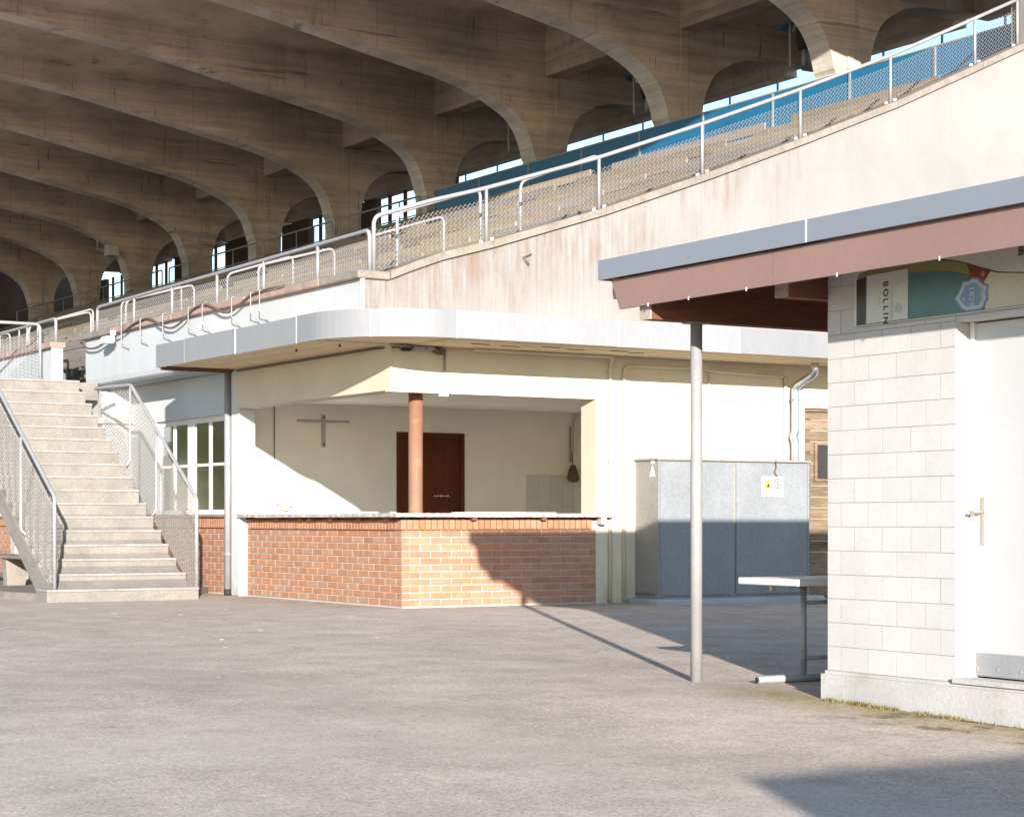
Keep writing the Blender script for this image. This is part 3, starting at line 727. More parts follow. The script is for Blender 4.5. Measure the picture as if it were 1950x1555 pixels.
# landing railing
lr = rail_thing('railing', 'white tubular guard railing with wire netting across the stair landing', [(-.57, 10.36, 2.86), (-.57, 10.36, 3.88), (-2.6, 10.36, 3.88)], [((-2.58, 10.36, 2.86), (-2.58, 10.36, 3.88))])
chain(lr, 'wire_netting', lambda u, z: (-.6-u, 10.36, z), 1.95, lambda u: 2.90, lambda u: 3.70)
box(st, 'parapet_end_pier', -.52, -.35, 9.97, 10.018, 2.86, 3.50, WPAR)
# stair railings
def stz(y): return .147+.1695*(2+(y-4.10)/.251) if y > 3.9 else .25
XR = -.90
rp_ = [(XR, 3.50, .02), (XR, 3.50, 1.20), (XR, 5.70, 2.69), (XR, 7.05, 2.72), (-.52, 7.45, 2.72)]
rr_ = rail_thing('railing', 'white tubular stair railing with wire netting beside the window wall', rp_, [], fl=.06)
for y, z0, z1 in ((4.81, 1.02, 2.08), (5.72, 1.66, 2.70)):
    tube(rr_, 'post', [(XR, y, z1), (XR, y, z0+.05), (XR-.05, y+.02, z0-.02)], .018, GALV, fl=.05)
def rtop(y): return 1.20+(y-3.50)*(2.69-1.20)/2.2 if y < 5.70 else 2.70
chain(rr_, 'wire_netting', lambda u, z: (XR, 3.52+u, z), 3.45, lambda u: .02+(u+.02)*.655 if u < 2.18 else 1.44+(u-2.18)*.5, lambda u: rtop(3.52+u)-.06)
XL = -2.66
lp_ = [(XL, 3.47, .15), (XL, 3.47, 1.215), (XL, 7.9, 4.12-.1), (XL, 10.3, 3.95)]
ll_ = rail_thing('railing', 'white tubular stair railing with wire netting on the open side', lp_, [], fl=.06)
def ltop(y): return 1.215+(y-3.47)*(4.02-1.215)/(7.9-3.47)
for y in (4.62, 6.2):
    z1 = ltop(y); tube(ll_, 'post', [(XL-.03, y, z1), (XL-.03, y, z1-1.12), (XL+.06, y-.05, z1-1.2)], .018, GALV, fl=.06)
chain(ll_, 'wire_netting', lambda u, z: (XL-.02, 3.50+u, z), 4.3, lambda u: .17+u*.635, lambda u: ltop(3.50+u)-.05)

# aisle handrails climbing between the benches
AIS = [.85, 4.6, 9.35, 13.9, 18.4, 23.0, 27.5]
for k, ya in enumerate(AIS):
    for j, (xa, xb) in enumerate(((.40, 1.48), (2.02, 3.12), (3.7, 4.8), (5.4, 6.5), (7.1, 8.2))):
        if j > 1: continue
        za, zb = (cop(xa)+.56, cop(xb)+.60) if k == 0 else (cop(xa)+.38, cop(xb)+.36)
        t = T('aisle_handrail', f'{("lower", "upper")[j]} white tubular handrail in the {ORD[k]} seating aisle from the end wall', 'handrail', (xa, ya, cop(xa+.1)-.78), 'aisle handrails in the seating')
        tube(t, 'handrail', [(xa, ya, cop(xa+.1)-.79), (xa, ya, za), (xb, ya, zb), (xb, ya, cop(xb)-.74)], .019, GALV, fl=.1)
# guard rails of the upper walkway further along
for k, (y0, y1) in enumerate(((17.2, 20.9), (21.3, 25.0), (25.4, 31.0), (31.5, 37.5), (38, 44))):
    t = T('walkway_guardrail', f'thin grey upper walkway guard rail, {ORD[k]} one along from the blue panels', 'guard rail', (9.7, y0, 6.65), 'upper walkway guard rails')
    tube(t, 'handrail', [(9.7, y0, 6.62), (9.7, y0, 7.62), (9.7, y1, 7.62), (9.7, y1, 6.62)], .022, GALVD, fl=.08)
    tube(t, 'lower_rail', [(9.7, y0, 7.25), (9.7, y1, 7.25)], .014, GALVD, n=6)
    for j in range(1, 4): tube(t, 'post', [(9.7, y0+(y1-y0)*j/4, 6.62), (9.7, y0+(y1-y0)*j/4, 7.62)], .016, GALVD, n=6)

# ================================================================== BLEACHER BENCHES
secs = [(1.15, 4.3), (4.9, 9.05), (9.65, 13.6), (14.2, 18.1), (18.7, 22.7), (23.3, 27.2), (27.8, 33), (33.5, 39), (39.5, 46)]
LBL = 'weathered wooden slat bench in the raked seating under the roof'
cache = {}
def plank(L, w, h, m):
    k = (round(L, 2), w, h, m.name)
    if k not in cache:
        cache[k] = bevel_box_mesh('plank', w, L, h, .006); cache[k].materials.append(m)
    return cache[k]
brk_v, brk_f = merge([(boxv(.05, .09, -.02, .02, 0, .38), BOXF), (boxv(.05, .42, -.02, .02, .381, .41), BOXF), (boxv(.40, .435, -.02, .02, .411, .80), BOXF)])
brk = mesh_data('bracket', brk_v, brk_f); brk.materials.append(GALVD)
for i, (x, z) in enumerate(rows):
    for j, (ya, yb) in enumerate(secs):
        if j >= 7 and i > 8: pass
        L = yb-ya-.02*((i*3+j) % 4); yc = (ya+yb)/2
        ya_ = yc-L/2
        e = link('bleacher_bench', None); e.location = (x+.12, yc, z); tag(e, f'weathered slat bench in the {ORD[i]} row up, {ORD[j]} block from the end wall', 'bench', 'bleacher benches')
        m = BENCH if (i*7+j*3) % 4 else BENCHG
        if i == 0: m = BENCHG
        link('seat_plank', plank(L, .145, .04, BENCHG), None, e, (.11, 0, .412))
        link('seat_plank', plank(L, .145, .04, m), None, e, (.27, 0, .412))
        link('back_plank', plank(L, .032, .15, BENCHG), None, e, (.385, 0, .495))
        link('back_plank', plank(L, .032, .15, m), None, e, (.385, 0, .665))
        link('front_plank', plank(L, .03, .17, BENCHG), None, e, (.022, 0, .275))
        nb = max(3, int(L/1.3)+1)
        for k in range(nb): link('bracket', brk, None, e, (0, -L/2+.12+(L-.24)*k/(nb-1), 0))
# seat number plates at the aisles
pm = bevel_box_mesh('number_plate', .008, .13, .085, 0); pm.materials.append(WHITEP)
pm2 = bevel_box_mesh('number_plate', .008, .10, .05, 0); pm2.materials.append(TEALP)
for i, (x, z) in enumerate(rows[:9]):
    for k, ya in enumerate(AIS):
        o = link('number_plate', pm, None, None, (x+.122, ya+.38+.04*(i % 2), z+.345)); o.rotation_euler = (0, -.0, R.uniform(-.1, .1))
        tag(o, f'small white plate on the {ORD[i]} row bench by the {ORD[k]} aisle from the end wall', 'plate', 'white bench plates')
        if i % 2 == 0:
            o = link('number_plate', pm2, None, None, (x+.735, ya-.02, z+.14)); tag(o, f'small pale teal plate on the {ORD[i]} riser of the {ORD[k]} aisle from the end wall', 'plate', 'teal aisle plates')

# ================================================================== KIOSK
KX, KY, KD = -1.89, -9.163, -10.298
ks = T('kiosk', 'white painted block kiosk with pink fascia and overhanging flat roof', 'kiosk', (KX, KY, -.2))
# core walls behind the blocks, door opening from y = KD down to -11.22
box(ks, 'wall_core', KX+.0012, KX+.257, KD+.009, KY-.0012, 0, 2.56, JOINT)
box(ks, 'lintel', KX+.006, KX+.26, -11.22, KD+.0055, 2.10, 2.56, BLOCK)
box(ks, 'wall_core', KX+.006, KX+.26, -15, -11.221, 0, 2.56, BLOCK)
box(ks, 'inner_wall', KX+.262, 2.4, -15, KY-.01, -.25, 2.56, BLOCK)
V_, F_ = prism('z', [(KX-.03, KY+.03), (2.42, KY+.03), (2.42, -15.02), (KX-.03, -15.02)], -.36, -.02)
ks.mesh('plinth', V_, F_, PLINTH)
box(ks, 'plinth_top', KX-.012, KX+.25, -15, KY+.012, -.0195, .001, PLINTH)
box(ks, 'door_step', KX-.029, KX+.12, -11.25, KD, .0015, .03, PLINTH)
bw, bh = .2472, .1455
full = bevel_box_mesh('block', .26, bw, bh, 0); full.materials.append(BLOCK)
half = bevel_box_mesh('block', .26, .1212, bh, 0); half.materials.append(BLOCK)
for k in range(17):
    z = .004+.15*k+.002; y = KY
    if k % 2 == 0:
        link('block', half, None, ks.o, Vector((KX+.13, y-.0615, z))-ks.loc); y -= .1265
    for j in range(4):
        link('block', full, None, ks.o, Vector((KX+.13+R.uniform(-.001, .001), y-.1255, z))-ks.loc); y -= .252
    if k % 2: link('block', half, None, ks.o, Vector((KX+.13, y-.0635, z))-ks.loc)
# door
dd = box(ks, 'door', KX+.125, KX+.165, -11.20, KD-.035, .04, 2.09, DOORW)
box(ks, 'door_frame', KX+.11, KX+.17, KD-.034, KD-.001, .03, 2.098, WFRAME, parent=dd)
box(ks, 'kick_plate', KX+.119, KX+.1245, -11.19, KD-.04, .045, .175, GALV, parent=dd)
for y in (KD-.06, KD-.22, KD-.40): box(ks, 'screw', KX+.115, KX+.1185, y-.006, y+.006, .075, .09, BRASS, parent=dd)
box(ks, 'handle_plate', KX+.117, KX+.1245, KD-.115, KD-.085, .80, 1.08, BRASS, parent=dd, bev=.003)
tube(ks, 'handle', [(KX+.118, KD-.10, .995), (KX+.06, KD-.10, .995), (KX+.055, KD-.06, .99)], .011, BRASS, parent=dd, fl=.02)
# roof
rf = box(ks, 'roof', -2.44, 3.6, -15.5, -7.50, 2.60, 2.70, DARKWOOD)
for k, (a, b) in enumerate(((-9.66, -7.452), (-11.88, -9.664), (-15.5, -11.884))):
    box(ks, 'metal_fascia', -2.482, -2.462, a, b, 2.592+.0012*k, 2.728, BLUEG, parent=rf)
box(ks, 'metal_fascia', -2.461, 3.6, -7.475, -7.453, 2.592, 2.727, BLUEG, parent=rf)
for y in (-9.662, -11.882): box(ks, 'fascia_joint', -2.486, -2.4825, y-.006, y+.006, 2.592, 2.729, WHITEP, parent=rf)
V_, F_ = prism('x', [(-9.30, 2.378), (-7.66, 2.378), (-7.56, 2.585), (-9.30, 2.585)], -2.445, -2.425)
ks.mesh('board_fascia', V_, F_, PINK)
box(ks, 'board_fascia', -2.446, -2.426, -15.5, -9.305, 2.377, 2.584, PINK)
box(ks, 'fascia_batten', -2.42, -2.38, -7.62, -7.54, 2.46, 2.60, GREYWOOD)
V_, F_ = prism('y', [(-2.424, 2.52), (-2.424, 2.599), (3.4, 2.599), (3.4, 2.52)], -7.66, -7.62); ks.mesh('roof_edge_board', V_, F_, DARKWOOD)
for k in range(12): # soffit boards
    y1 = -7.68-.17*k
    box(ks, 'soffit_board', -2.42, 3.5, y1-.165, y1, 2.572+.002*(k % 2), 2.598, DARKWOOD)
def beam(yc, x0, x1, z0, z1):
    o = box(ks, 'roof_beam', x0+.012, x1, yc-.06, yc+.06, z0, z1, DARKWOOD)
    box(ks, 'beam_end', x0, x0+.0118, yc-.061, yc+.061, z0-.001, z1, GREYWOOD, parent=o)
beam(-7.894, -2.40, 3.4, 2.29, 2.5705); beam(-9.1, -2.215, 2.3, 2.335, 2.48)
box(ks, 'roof_plate', -2.30, -2.18, -15, -7.96, 2.485, 2.57, DARKWOOD)
box(ks, 'roof_plate', .2, .32, -9.03, -7.96, 2.445, 2.57, DARKWOOD)
gp = gz(-7.894)
tube(ks, 'post', [(-1.971, -7.894, gp-.05), (-1.971, -7.894, 2.292)], .0405, POSTM, n=20)
box(ks, 'post_head', -2.05, -1.89, -7.95, -7.84, 2.282, 2.29, GALVD)
tube(ks, 'post', [(3.2, -7.894, gp-.05), (3.2, -7.894, 2.292)], .0405, GALV, n=20)
for y in (-8.0, -8.45, -9.05, -9.9, -10.75): box(ks, 'drip_nail', -2.452, -2.447, y-.003, y+.003, 2.366, 2.388, WHITEP)

# advertising panel above the kiosk door
ad = T('advertising_panel', 'printed champagne bottle advertising panel above the kiosk door', 'advertising panel', (-1.91, -10.6, 2.14))
AX = -1.915
box(ad, 'panel', AX-.008, AX+.012, -12.4, -9.452, 2.136, 2.52, SGBG)
def flat(name, pts, lay, mat, parent=None):
    x = AX-.008-.0015*lay; n = len(pts)
    vs = [(x, p[0], p[1]) for p in pts]+[(x+.001, p[0], p[1]) for p in pts]
    fs = [tuple(range(n)), tuple(range(2*n-1, n-1, -1))]+[(i, (i+1) % n, n+(i+1) % n, n+i) for i in range(n)]
    return ad.mesh(name, vs, fs, mat, parent)
curve = [(-9.481, 2.40), (-9.485, 2.438), (-9.501, 2.452), (-9.568, 2.461), (-9.70, 2.467), (-9.802, 2.471), (-9.90, 2.4755), (-9.985, 2.476), (-10.05, 2.475), (-10.118, 2.471), (-10.206, 2.464), (-10.314, 2.446), (-10.42, 2.419), (-10.546, 2.376), (-10.669, 2.342), (-10.87, 2.318), (-11.4, 2.305), (-11.9, 2.30)]
flat('bottle_outline', [(-9.472, 2.14)]+[(y, z+.006) for y, z in curve]+[(-11.9, 2.14)], 1, SGGOLD)
bt = [(-9.476, 2.142)]+curve+[(-11.9, 2.142)]
flat('bottle_glass', [(-9.476, 2.142)]+curve[:13]+[(-10.58, 2.142)], 2, SGOLIVE)
flat('bottle_glass', [(-9.478, 2.143), (-9.478, 2.36), (-9.60, 2.375), (-9.80, 2.405), (-9.98, 2.412), (-10.15, 2.405), (-10.30, 2.385), (-10.48, 2.345), (-10.575, 2.143)], 3, SGTEAL)
flat('bottle_glass', [(-9.479, 2.144), (-9.479, 2.42), (-9.56, 2.43), (-9.56, 2.144)], 4, SGDARK)
flat('bottle_foil', [(-10.576, 2.143)]+[(-10.47, 2.355), (-10.53, 2.378)]+[(y, z-.001) for y, z in curve[14:]]+[(-11.9, 2.143)], 4, SGBEIGE)
flat('bottle_ribbon', [(-10.483, 2.397), (-10.62, 2.360), (-10.558, 2.295), (-10.433, 2.32)], 5, SGRED)
flat('bottle_label', [(-9.568, 2.145), (-9.938, 2.145), (-9.940, 2.444), (-9.577, 2.436)], 5, SGLABEL)
cr_ = [(-10.325, 2.225), (-10.36, 2.26), (-10.40, 2.325), (-10.44, 2.318), (-10.47, 2.336), (-10.52, 2.33), (-10.555, 2.30), (-10.605, 2.275), (-10.59, 2.24), (-10.60, 2.20), (-10.57, 2.165), (-10.545, 2.143), (-10.42, 2.143), (-10.385, 2.16)]
flat('bottle_crest', cr_, 6, SGBLUE)
cm = (-10.468, 2.232)
flat('crest_inner', [(cm[0]+(y-cm[0])*.88, cm[1]+(z-cm[1])*.88) for y, z in cr_], 7, SGSILV)
flat('crest_inner', [(cm[0]+(y-cm[0])*.70, cm[1]+(z-cm[1])*.70) for y, z in cr_], 8, SGBLUE)
flat('label_emblem', [(-9.83, 2.19), (-9.87, 2.18), (-9.885, 2.21), (-9.87, 2.245), (-9.84, 2.25), (-9.825, 2.22)], 6, GREYP)
def letter(body, size, y, z, rot, mat, lay, bold=0., name='lettering'):
    me = text_mesh(body, size, bold=bold); me.materials.append(mat)
    o = link(name, me, None, ad.o, Vector((AX-.008-.0015*lay, y, z))-ad.loc)
    # text plane faces -x; rot turns it within the panel
    o.matrix_local = Matrix.Translation(o.location) @ Matrix(((0, 0, -1), (-1, 0, 0), (0, 1, 0))).to_4x4() @ Matrix.Rotation(rot, 4, 'Z')
    return o
# BOLLINGER printed down the label (cut by the panel edge), with serifs
lz = 2.395
for ch in 'BOLLIN':
    w = {'I': .026, 'L': .042}.get(ch, .05)
    letter(ch, .062, -9.745, lz-w/2, -math.pi/2, INK, 7, .0006)
    lz -= w+.002
letter('CHAMPAGNE', .036, -9.795, 2.245, -math.pi/2, GREYP, 7)
letter('SPECIAL', .018, -9.685, 2.27, -math.pi/2, GREYP, 7)
letter('1829', .06, -10.475, 2.225, -math.pi/2-.02, SGSILV, 10, .001)
letter('BOLLINGER', .026, -10.555, 2.225, -math.pi/2+.10, SGSILV, 10, .0008)
letter('\u2605', .03, -10.41, 2.215, -math.pi/2, SGSILV, 10)
letter('ER', .03, -10.555, 2.345, -math.pi/2-.5, SGBEIGE, 7)
letter('BOLLINGER', .075, -11.02, 2.442, 0, INK, 4, .0008)
letter('MAISON FONDEE', .022, -11.05, 2.40, 0, INK, 4)
for y, z in ((-9.475, 2.47), (-9.95, 2.487), (-10.25, 2.49)): flat('rivet', [(y-.004, z-.004), (y+.004, z-.004), (y+.004, z+.004), (y-.004, z+.004)], 2, INK)

# ================================================================== ELECTRIC CABINET
cb = T('utility_cabinet', 'grey-blue steel utility cabinet on concrete base beside the plank door', 'utility cabinet', (2.92, -.62, 0))
box(cb, 'base', 2.80, 5.25, -.78, -.006, -.05, .055, CABB, bev=.02)
box(cb, 'body', 2.925, 5.115, -.60, -.006, .056, 1.625, CABS)
for a, b in ((2.935, 4.005), (4.02, 5.105)):
    box(cb, 'door', a+.02, b-.005, -.62, -.601, .085, 1.605, CABF, bev=.004)
box(cb, 'front_frame', 2.925, 2.95, -.616, -.601, .06, 1.62, CABF); box(cb, 'front_frame', 5.105, 5.13, -.616, -.601, .06, 1.62, CABF)
box(cb, 'top_plate', 2.90, 5.14, -.64, -.006, 1.626, 1.65, CABS)
for k in range(9): box(cb, 'vent_slot', 2.921, 2.9245, -.54+.055*k, -.525+.055*k, .09, .115, INK)
box(cb, 'side_seam', 2.921, 2.9245, -.60, -.02, .64, .648, CABF)
sg = box(cb, 'warning_sign', 4.412, 4.724, -.626, -.6205, 1.225, 1.455, PAPER)
def cflat(name, pts, lay, mat):
    y = -.626-.0012*lay; n = len(pts)
    vs = [(p[0], y, p[1]) for p in pts]+[(p[0], y+.001, p[1]) for p in pts]
    return cb.mesh(name, vs, [tuple(range(n)), tuple(range(2*n-1, n-1, -1))]+[(i, (i+1) % n, n+(i+1) % n, n+i) for i in range(n)], mat, sg)
def tri(cx, cz, r): return [(cx-r, cz-r*.6), (cx+r, cz-r*.6), (cx, cz+r*1.1)]
cflat('triangle', tri(4.50, 1.36, .066), 1, INK); cflat('triangle', tri(4.50, 1.359, .058), 2, YEL)
cflat('flame', [(4.482, 1.33), (4.518, 1.33), (4.52, 1.35), (4.505, 1.385), (4.495, 1.36), (4.482, 1.35)], 3, INK)
def circ(cx, cz, r, n=20): return [(cx+r*math.cos(2*math.pi*k/n), cz+r*math.sin(2*math.pi*k/n)) for k in range(n)]
cflat('ring', circ(4.64, 1.375, .062), 1, RED); cflat('ring', circ(4.64, 1.375, .048), 2, PAPER)
cflat('flame', [(4.63, 1.35), (4.645, 1.35), (4.66, 1.40), (4.64, 1.385)], 3, INK)
cflat('bar', [(4.602, 1.405), (4.61, 1.413), (4.678, 1.345), (4.67, 1.337)], 4, RED)
for z in (1.275, 1.258, 1.243):
    for a, b in ((4.43, 4.56), (4.575, 4.705)): cflat('print_line', [(a, z), (b, z), (b, z+.005), (a, z+.005)], 1, GREYP)
tube(cb, 'cord', [(4.60, -.645, 1.655), (4.605, -.648, 1.56), (4.59, -.635, 1.50), (4.62, -.64, 1.47), (4.615, -.63, 1.452)], .007, CABLE, n=5)
vs = [(2.9235, -.565, 1.44), (2.9235, -.45, 1.44), (2.9235, -.508, 1.57)]
cb.mesh('hazard_sticker', vs+[(v[0]-.002, v[1], v[2]) for v in vs], [(0, 1, 2), (5, 4, 3), (0, 3, 4, 1), (1, 4, 5, 2), (2, 5, 3, 0)], PAPER)
box(cb, 'sticker', 2.9205, 2.9235, -.55, -.48, 1.585, 1.622, PAPER)

cb.o.location = (2.92+.122, -.62+.165, 0)
# plank door in the end wall
pdr = T('plank_door', 'weathered brown plank door with small window in the end wall', 'door', (6.28, .05, 0))
for k in range(17):
    z0 = .02+.135*k
    box(pdr, 'plank', 5.60, 6.96, .07+.004*(k % 3), .11, z0, min(z0+.13, 2.27), PLANK, bev=.005)
box(pdr, 'frame', 5.559, 5.599, .04, .16, .0, 2.305, PLANK); box(pdr, 'frame', 6.961, 6.998, .04, .16, .0, 2.305, PLANK)
box(pdr, 'frame', 5.60, 6.96, .04, .16, 2.272, 2.305, PLANK)
wv = box(pdr, 'window', 5.76, 6.16, .045, .075, 1.42, 1.90, PLANK)
box(pdr, 'pane', 5.80, 6.12, .038, .0445, 1.455, 1.868, BLACK, parent=wv)

# ================================================================== FOLDING TABLE
gt = gz(-8.15)
tb = T('folding_table', 'white topped table on steel pipe legs under the kiosk roof', 'table', (-1.3, -8.25, gt))
box(tb, 'table_top', -1.65, -.85, -8.57, -7.94, .506, .553, TABLE, bev=.006)
tube(tb, 'foot', [(-1.70, -8.22, gt+.026), (-.86, -8.22, gt+.026)], .028, GALVD, n=12)
tube(tb, 'foot_core', [(-1.706, -8.22, gt+.026), (-1.699, -8.22, gt+.026)], .018, BLACK, n=10)
tube(tb, 'leg', [(-1.30, -8.22, gt+.05), (-1.30, -8.22, .50)], .022, GALVD, n=12)
tube(tb, 'leg', [(-.95, -8.22, gt+.05), (-.95, -8.22, .50)], .022, GALVD, n=12)
tube(tb, 'stretcher', [(-1.30, -8.22, gt+.16), (-.95, -8.22, gt+.16)], .014, GALVD, n=8)
tube(tb, 'stretcher', [(-1.30, -8.22, .38), (-.95, -8.22, .38)], .014, GALVD, n=8)
box(tb, 'hinge', -1.40, -1.28, -8.26, -8.18, .488, .505, DARKWOOD); box(tb, 'clip', -1.56, -1.535, -8.2, -8.17, .462, .505, BRASS)

# ================================================================== STONE BENCH BY THE STAIRS
sb = T('stone_bench', 'low concrete bench with plank seat on the pavement behind the staircase', 'bench', (-1.95, 7.2, .085))
box(sb, 'seat', -2.15, -1.70, 5.9, 9.4, .44, .485, BENCHG, bev=.008)
for y in (7.05, 9.0):
    V_, F_ = prism('y', [(-2.10, .085), (-1.86, .085), (-1.76, .439), (-2.12, .439)], y, y+.16); sb.mesh('leg', V_, F_, STEPC)

# ================================================================== PIPES, CABLES, FITTINGS
dp = T('downpipe', 'grey steel downpipe beside the white pillar left of the bar', 'downpipe', (-.10, 4.42, 0))
tube(dp, 'pipe', [(-.10, 4.42, .07), (-.10, 4.42, 2.80)], .045, GALV, n=14)
for z in (.5, 1.6, 2.35): tube(dp, 'clamp', [(-.10, 4.42, z), (-.10, 4.42, z+.03)], .05, GALVD, n=14)
tube(dp, 'pipe_shoe', [(-.10, 4.42, .0), (-.10, 4.42, .08)], .05, BLACK, n=14)
dp = T('downpipe', 'grey steel downpipe beside the pillar under the stair landing', 'downpipe', (-.09, 13.1, 0))
tube(dp, 'pipe', [(-.09, 13.1, .0), (-.09, 13.1, 2.81)], .045, GALV, n=14)
dp = T('downpipe', 'bent aluminium downpipe above the utility cabinet', 'downpipe', (5.33, -.09, 1.65))
tube(dp, 'pipe', [(5.40, -.38, 2.825), (5.40, -.38, 2.70), (5.33, -.10, 2.56), (5.33, -.10, 2.0), (5.31, -.085, 1.95), (5.33, -.10, 1.88), (5.33, -.10, .0)], .05, ALU, n=14, fl=.07)
tube(dp, 'clamp', [(5.33, -.10, 2.38), (5.33, -.10, 2.41)], .056, GALVD, n=14)
cd_ = T('conduit', 'cream painted conduit running down the wall next to the bar opening', 'conduit', (2.685, -.03, 0))
tube(cd_, 'pipe', [(2.685, -.022, 0), (2.685, -.022, 2.72), (2.685, -.08, 2.80), (.85, -.08, 2.80)], .02, WCREAM, n=8, fl=.06)
for z in (1.6, 2.62): box(cd_, 'clip', 2.65, 2.72, -.05, -.003, z, z+.03, WCREAM)
cd_ = T('conduit', 'cream painted conduit with elbow turning along the wall above the cabinet', 'conduit', (2.875, -.03, 0))
tube(cd_, 'pipe', [(2.875, -.022, 0), (2.875, -.022, 2.66), (2.93, -.022, 2.715), (4.05, -.022, 2.715), (4.10, -.022, 2.70), (5.22, -.022, 2.67)], .019, WCREAM, n=8, fl=.05)
for z in (1.6, 2.55): box(cd_, 'clip', 2.845, 2.905, -.046, -.003, z, z+.03, WCREAM)
tube(cd_, 'branch', [(4.09, -.02, 2.70), (4.09, -.02, 1.66)], .011, WCREAM, n=6)
tube(cd_, 'branch', [(4.13, -.03, 2.76), (4.7, -.03, 2.76), (5.2, -.03, 2.73)], .012, WCREAM, n=6)
tube(cd_, 'wall_pipe', [(5.235, -.03, 2.66), (5.235, -.03, .0)], .022, WCREAM, n=8)
cd_ = T('conduit', 'thin steel conduit hanging down the beam beside the brown column', 'conduit', (.52, -.02, 2.28))
tube(cd_, 'pipe', [(.52, -.018, 2.80), (.52, -.018, 2.33), (.53, -.03, 2.285)], .012, GALV, n=8, fl=.02)
box(cd_, 'end_fitting', .45, .55, -.045, -.006, 2.285, 2.312, WHITEP)
lp = T('wall_lamp', 'small corroded lamp on the beam under the canopy', 'lamp', (.42, -.04, 2.74))
V_, F_ = tubev([(.36, -.05, 2.79), (.42, -.055, 2.775), (.49, -.055, 2.755)], [.03, .045, .03], 10); lp.mesh('shade', V_, F_, CABLE, smooth=True)
box(lp, 'bracket', .43, .47, -.04, -.004, 2.76, 2.80, CABLE)
jb = T('junction_box', 'small junction boxes with cables at the corner of the beam', 'junction box', (.03, -.05, 2.77))
box(jb, 'box', .10, .24, -.10, -.012, 2.765, 2.80, GALVD); box(jb, 'box', -.02, .07, -.09, -.012, 2.755, 2.79, BLACK); box(jb, 'box', .26, .36, -.08, -.012, 2.775, 2.81, GALV)
tube(jb, 'cable', [(-.02, -.05, 2.77), (-.1, -.1, 2.79), (-.16, .3, 2.795), (-.16, 4.0, 2.79)], .012, CABLE, n=5)
# cable draped along the parapet with iron hooks
pc = T('cable', 'brown cable looped along iron hooks below the parapet coping', 'cable', (-.53, 4.5, 3.3))
cp = [(8.55, 3.47), (8.3, 3.36), (7.9, 3.34), (7.3, 3.44), (6.9, 3.47), (6.5, 3.56), (6.0, 3.60), (5.75, 3.55), (5.45, 3.44), (5.1, 3.38), (4.75, 3.45), (4.45, 3.57), (4.1, 3.61), (3.8, 3.55), (3.5, 3.44), (3.2, 3.43), (2.9, 3.52), (2.65, 3.585), (2.2, 3.60), (1.75, 3.60)]
tube(pc, 'cable_run', fillet([(-.57, y, z) for y, z in cp], .15, 3), .014, CABLE, n=6)
for y in (6.85, 6.15, 5.35, 4.5, 4.05, 3.15, 2.6, 2.35):
    tube(pc, 'iron_hook', [(-.50, y, 3.60), (-.60, y, 3.60), (-.60, y, 3.36), (-.495, y-.03, 3.24)], .0065, GALV, n=5, fl=.02)
fl_ = T('floodlight', 'small white floodlight fixed below the parapet coping', 'floodlight', (-.6, 7.25, 3.4))
box(fl_, 'bracket', -.60, -.55, 7.2, 7.28, 3.45, 3.53, WHITEP); box(fl_, 'housing', -.72, -.58, 7.12, 7.34, 3.36, 3.448, WHITEP, bev=.02); box(fl_, 'lens', -.722, -.6, 7.14, 7.32, 3.350, 3.3595, TEALP)
# inside the bar
cs = T('wall_cross', 'pale cross shaped metal bracket on the back wall of the bar', 'bracket', (1.5, 4.98, 1.92))
box(cs, 'upright', 1.478, 1.528, 4.962, 4.986, 1.91, 2.34, GREYP)
box(cs, 'arm', 1.127, 1.477, 4.966, 4.996, 2.24, 2.272, GREYP); box(cs, 'arm', 1.529, 1.882, 4.966, 4.996, 2.24, 2.272, GREYP)
box(cs, 'wall_plate', 1.483, 1.523, 4.987, 4.999, 1.94, 2.31, GREYP)
for z in (1.94, 2.29): box(cs, 'bolt', 1.491, 1.515, 4.95, 4.9615, z, z+.024, CABLE)
eb = T('socket_box', 'small white socket box with looped cable on the bar wall', 'socket box', (.95, 4.97, 1.10))
box(eb, 'box', .862, 1.058, 4.94, 4.999, 1.125, 1.215, WHITEP, bev=.01)
tube(eb, 'cable', [(.88, 4.98, 1.125), (.89, 4.98, 1.08), (.96, 4.98, 1.06), (1.03, 4.98, 1.085), (1.04, 4.98, 1.125)], .006, CABLE, n=5, fl=.03)
tube(eb, 'cable', [(.80, 4.99, 2.47), (.80, 4.99, 1.15), (.863, 4.98, 1.14)], .007, CABLE, n=5)
br = T('hanging_brush', 'brown hand brush hanging from a pipe in the tiled corner', 'brush', (5.40, 4.90, 1.50))
V_, F_ = tubev([(5.40, 4.90, 1.73), (5.40, 4.90, 1.67), (5.395, 4.89, 1.60), (5.39, 4.88, 1.53), (5.385, 4.88, 1.49)], [.035, .06, .08, .09, .055], 10); br.mesh('bristles', V_, F_, CABLE, smooth=True)
tube(br, 'string', [(5.40, 4.91, 1.72), (5.41, 4.94, 1.82), (5.42, 4.965, 1.90)], .006, CABLE, n=5)
pp = T('water_pipe', 'thin pale water pipe in the tiled corner of the bar', 'pipe', (5.43, 4.96, 1.77))
tube(pp, 'pipe', [(5.50, 4.965, 2.47), (5.49, 4.965, 2.42), (5.44, 4.965, 2.32), (5.43, 4.965, 1.77)], .017, WCREAM, n=8, fl=.05)
tube(pp, 'side_pipe', [(5.40, 4.975, 2.28), (5.40, 4.975, 1.77)], .006, CABLE, n=6)
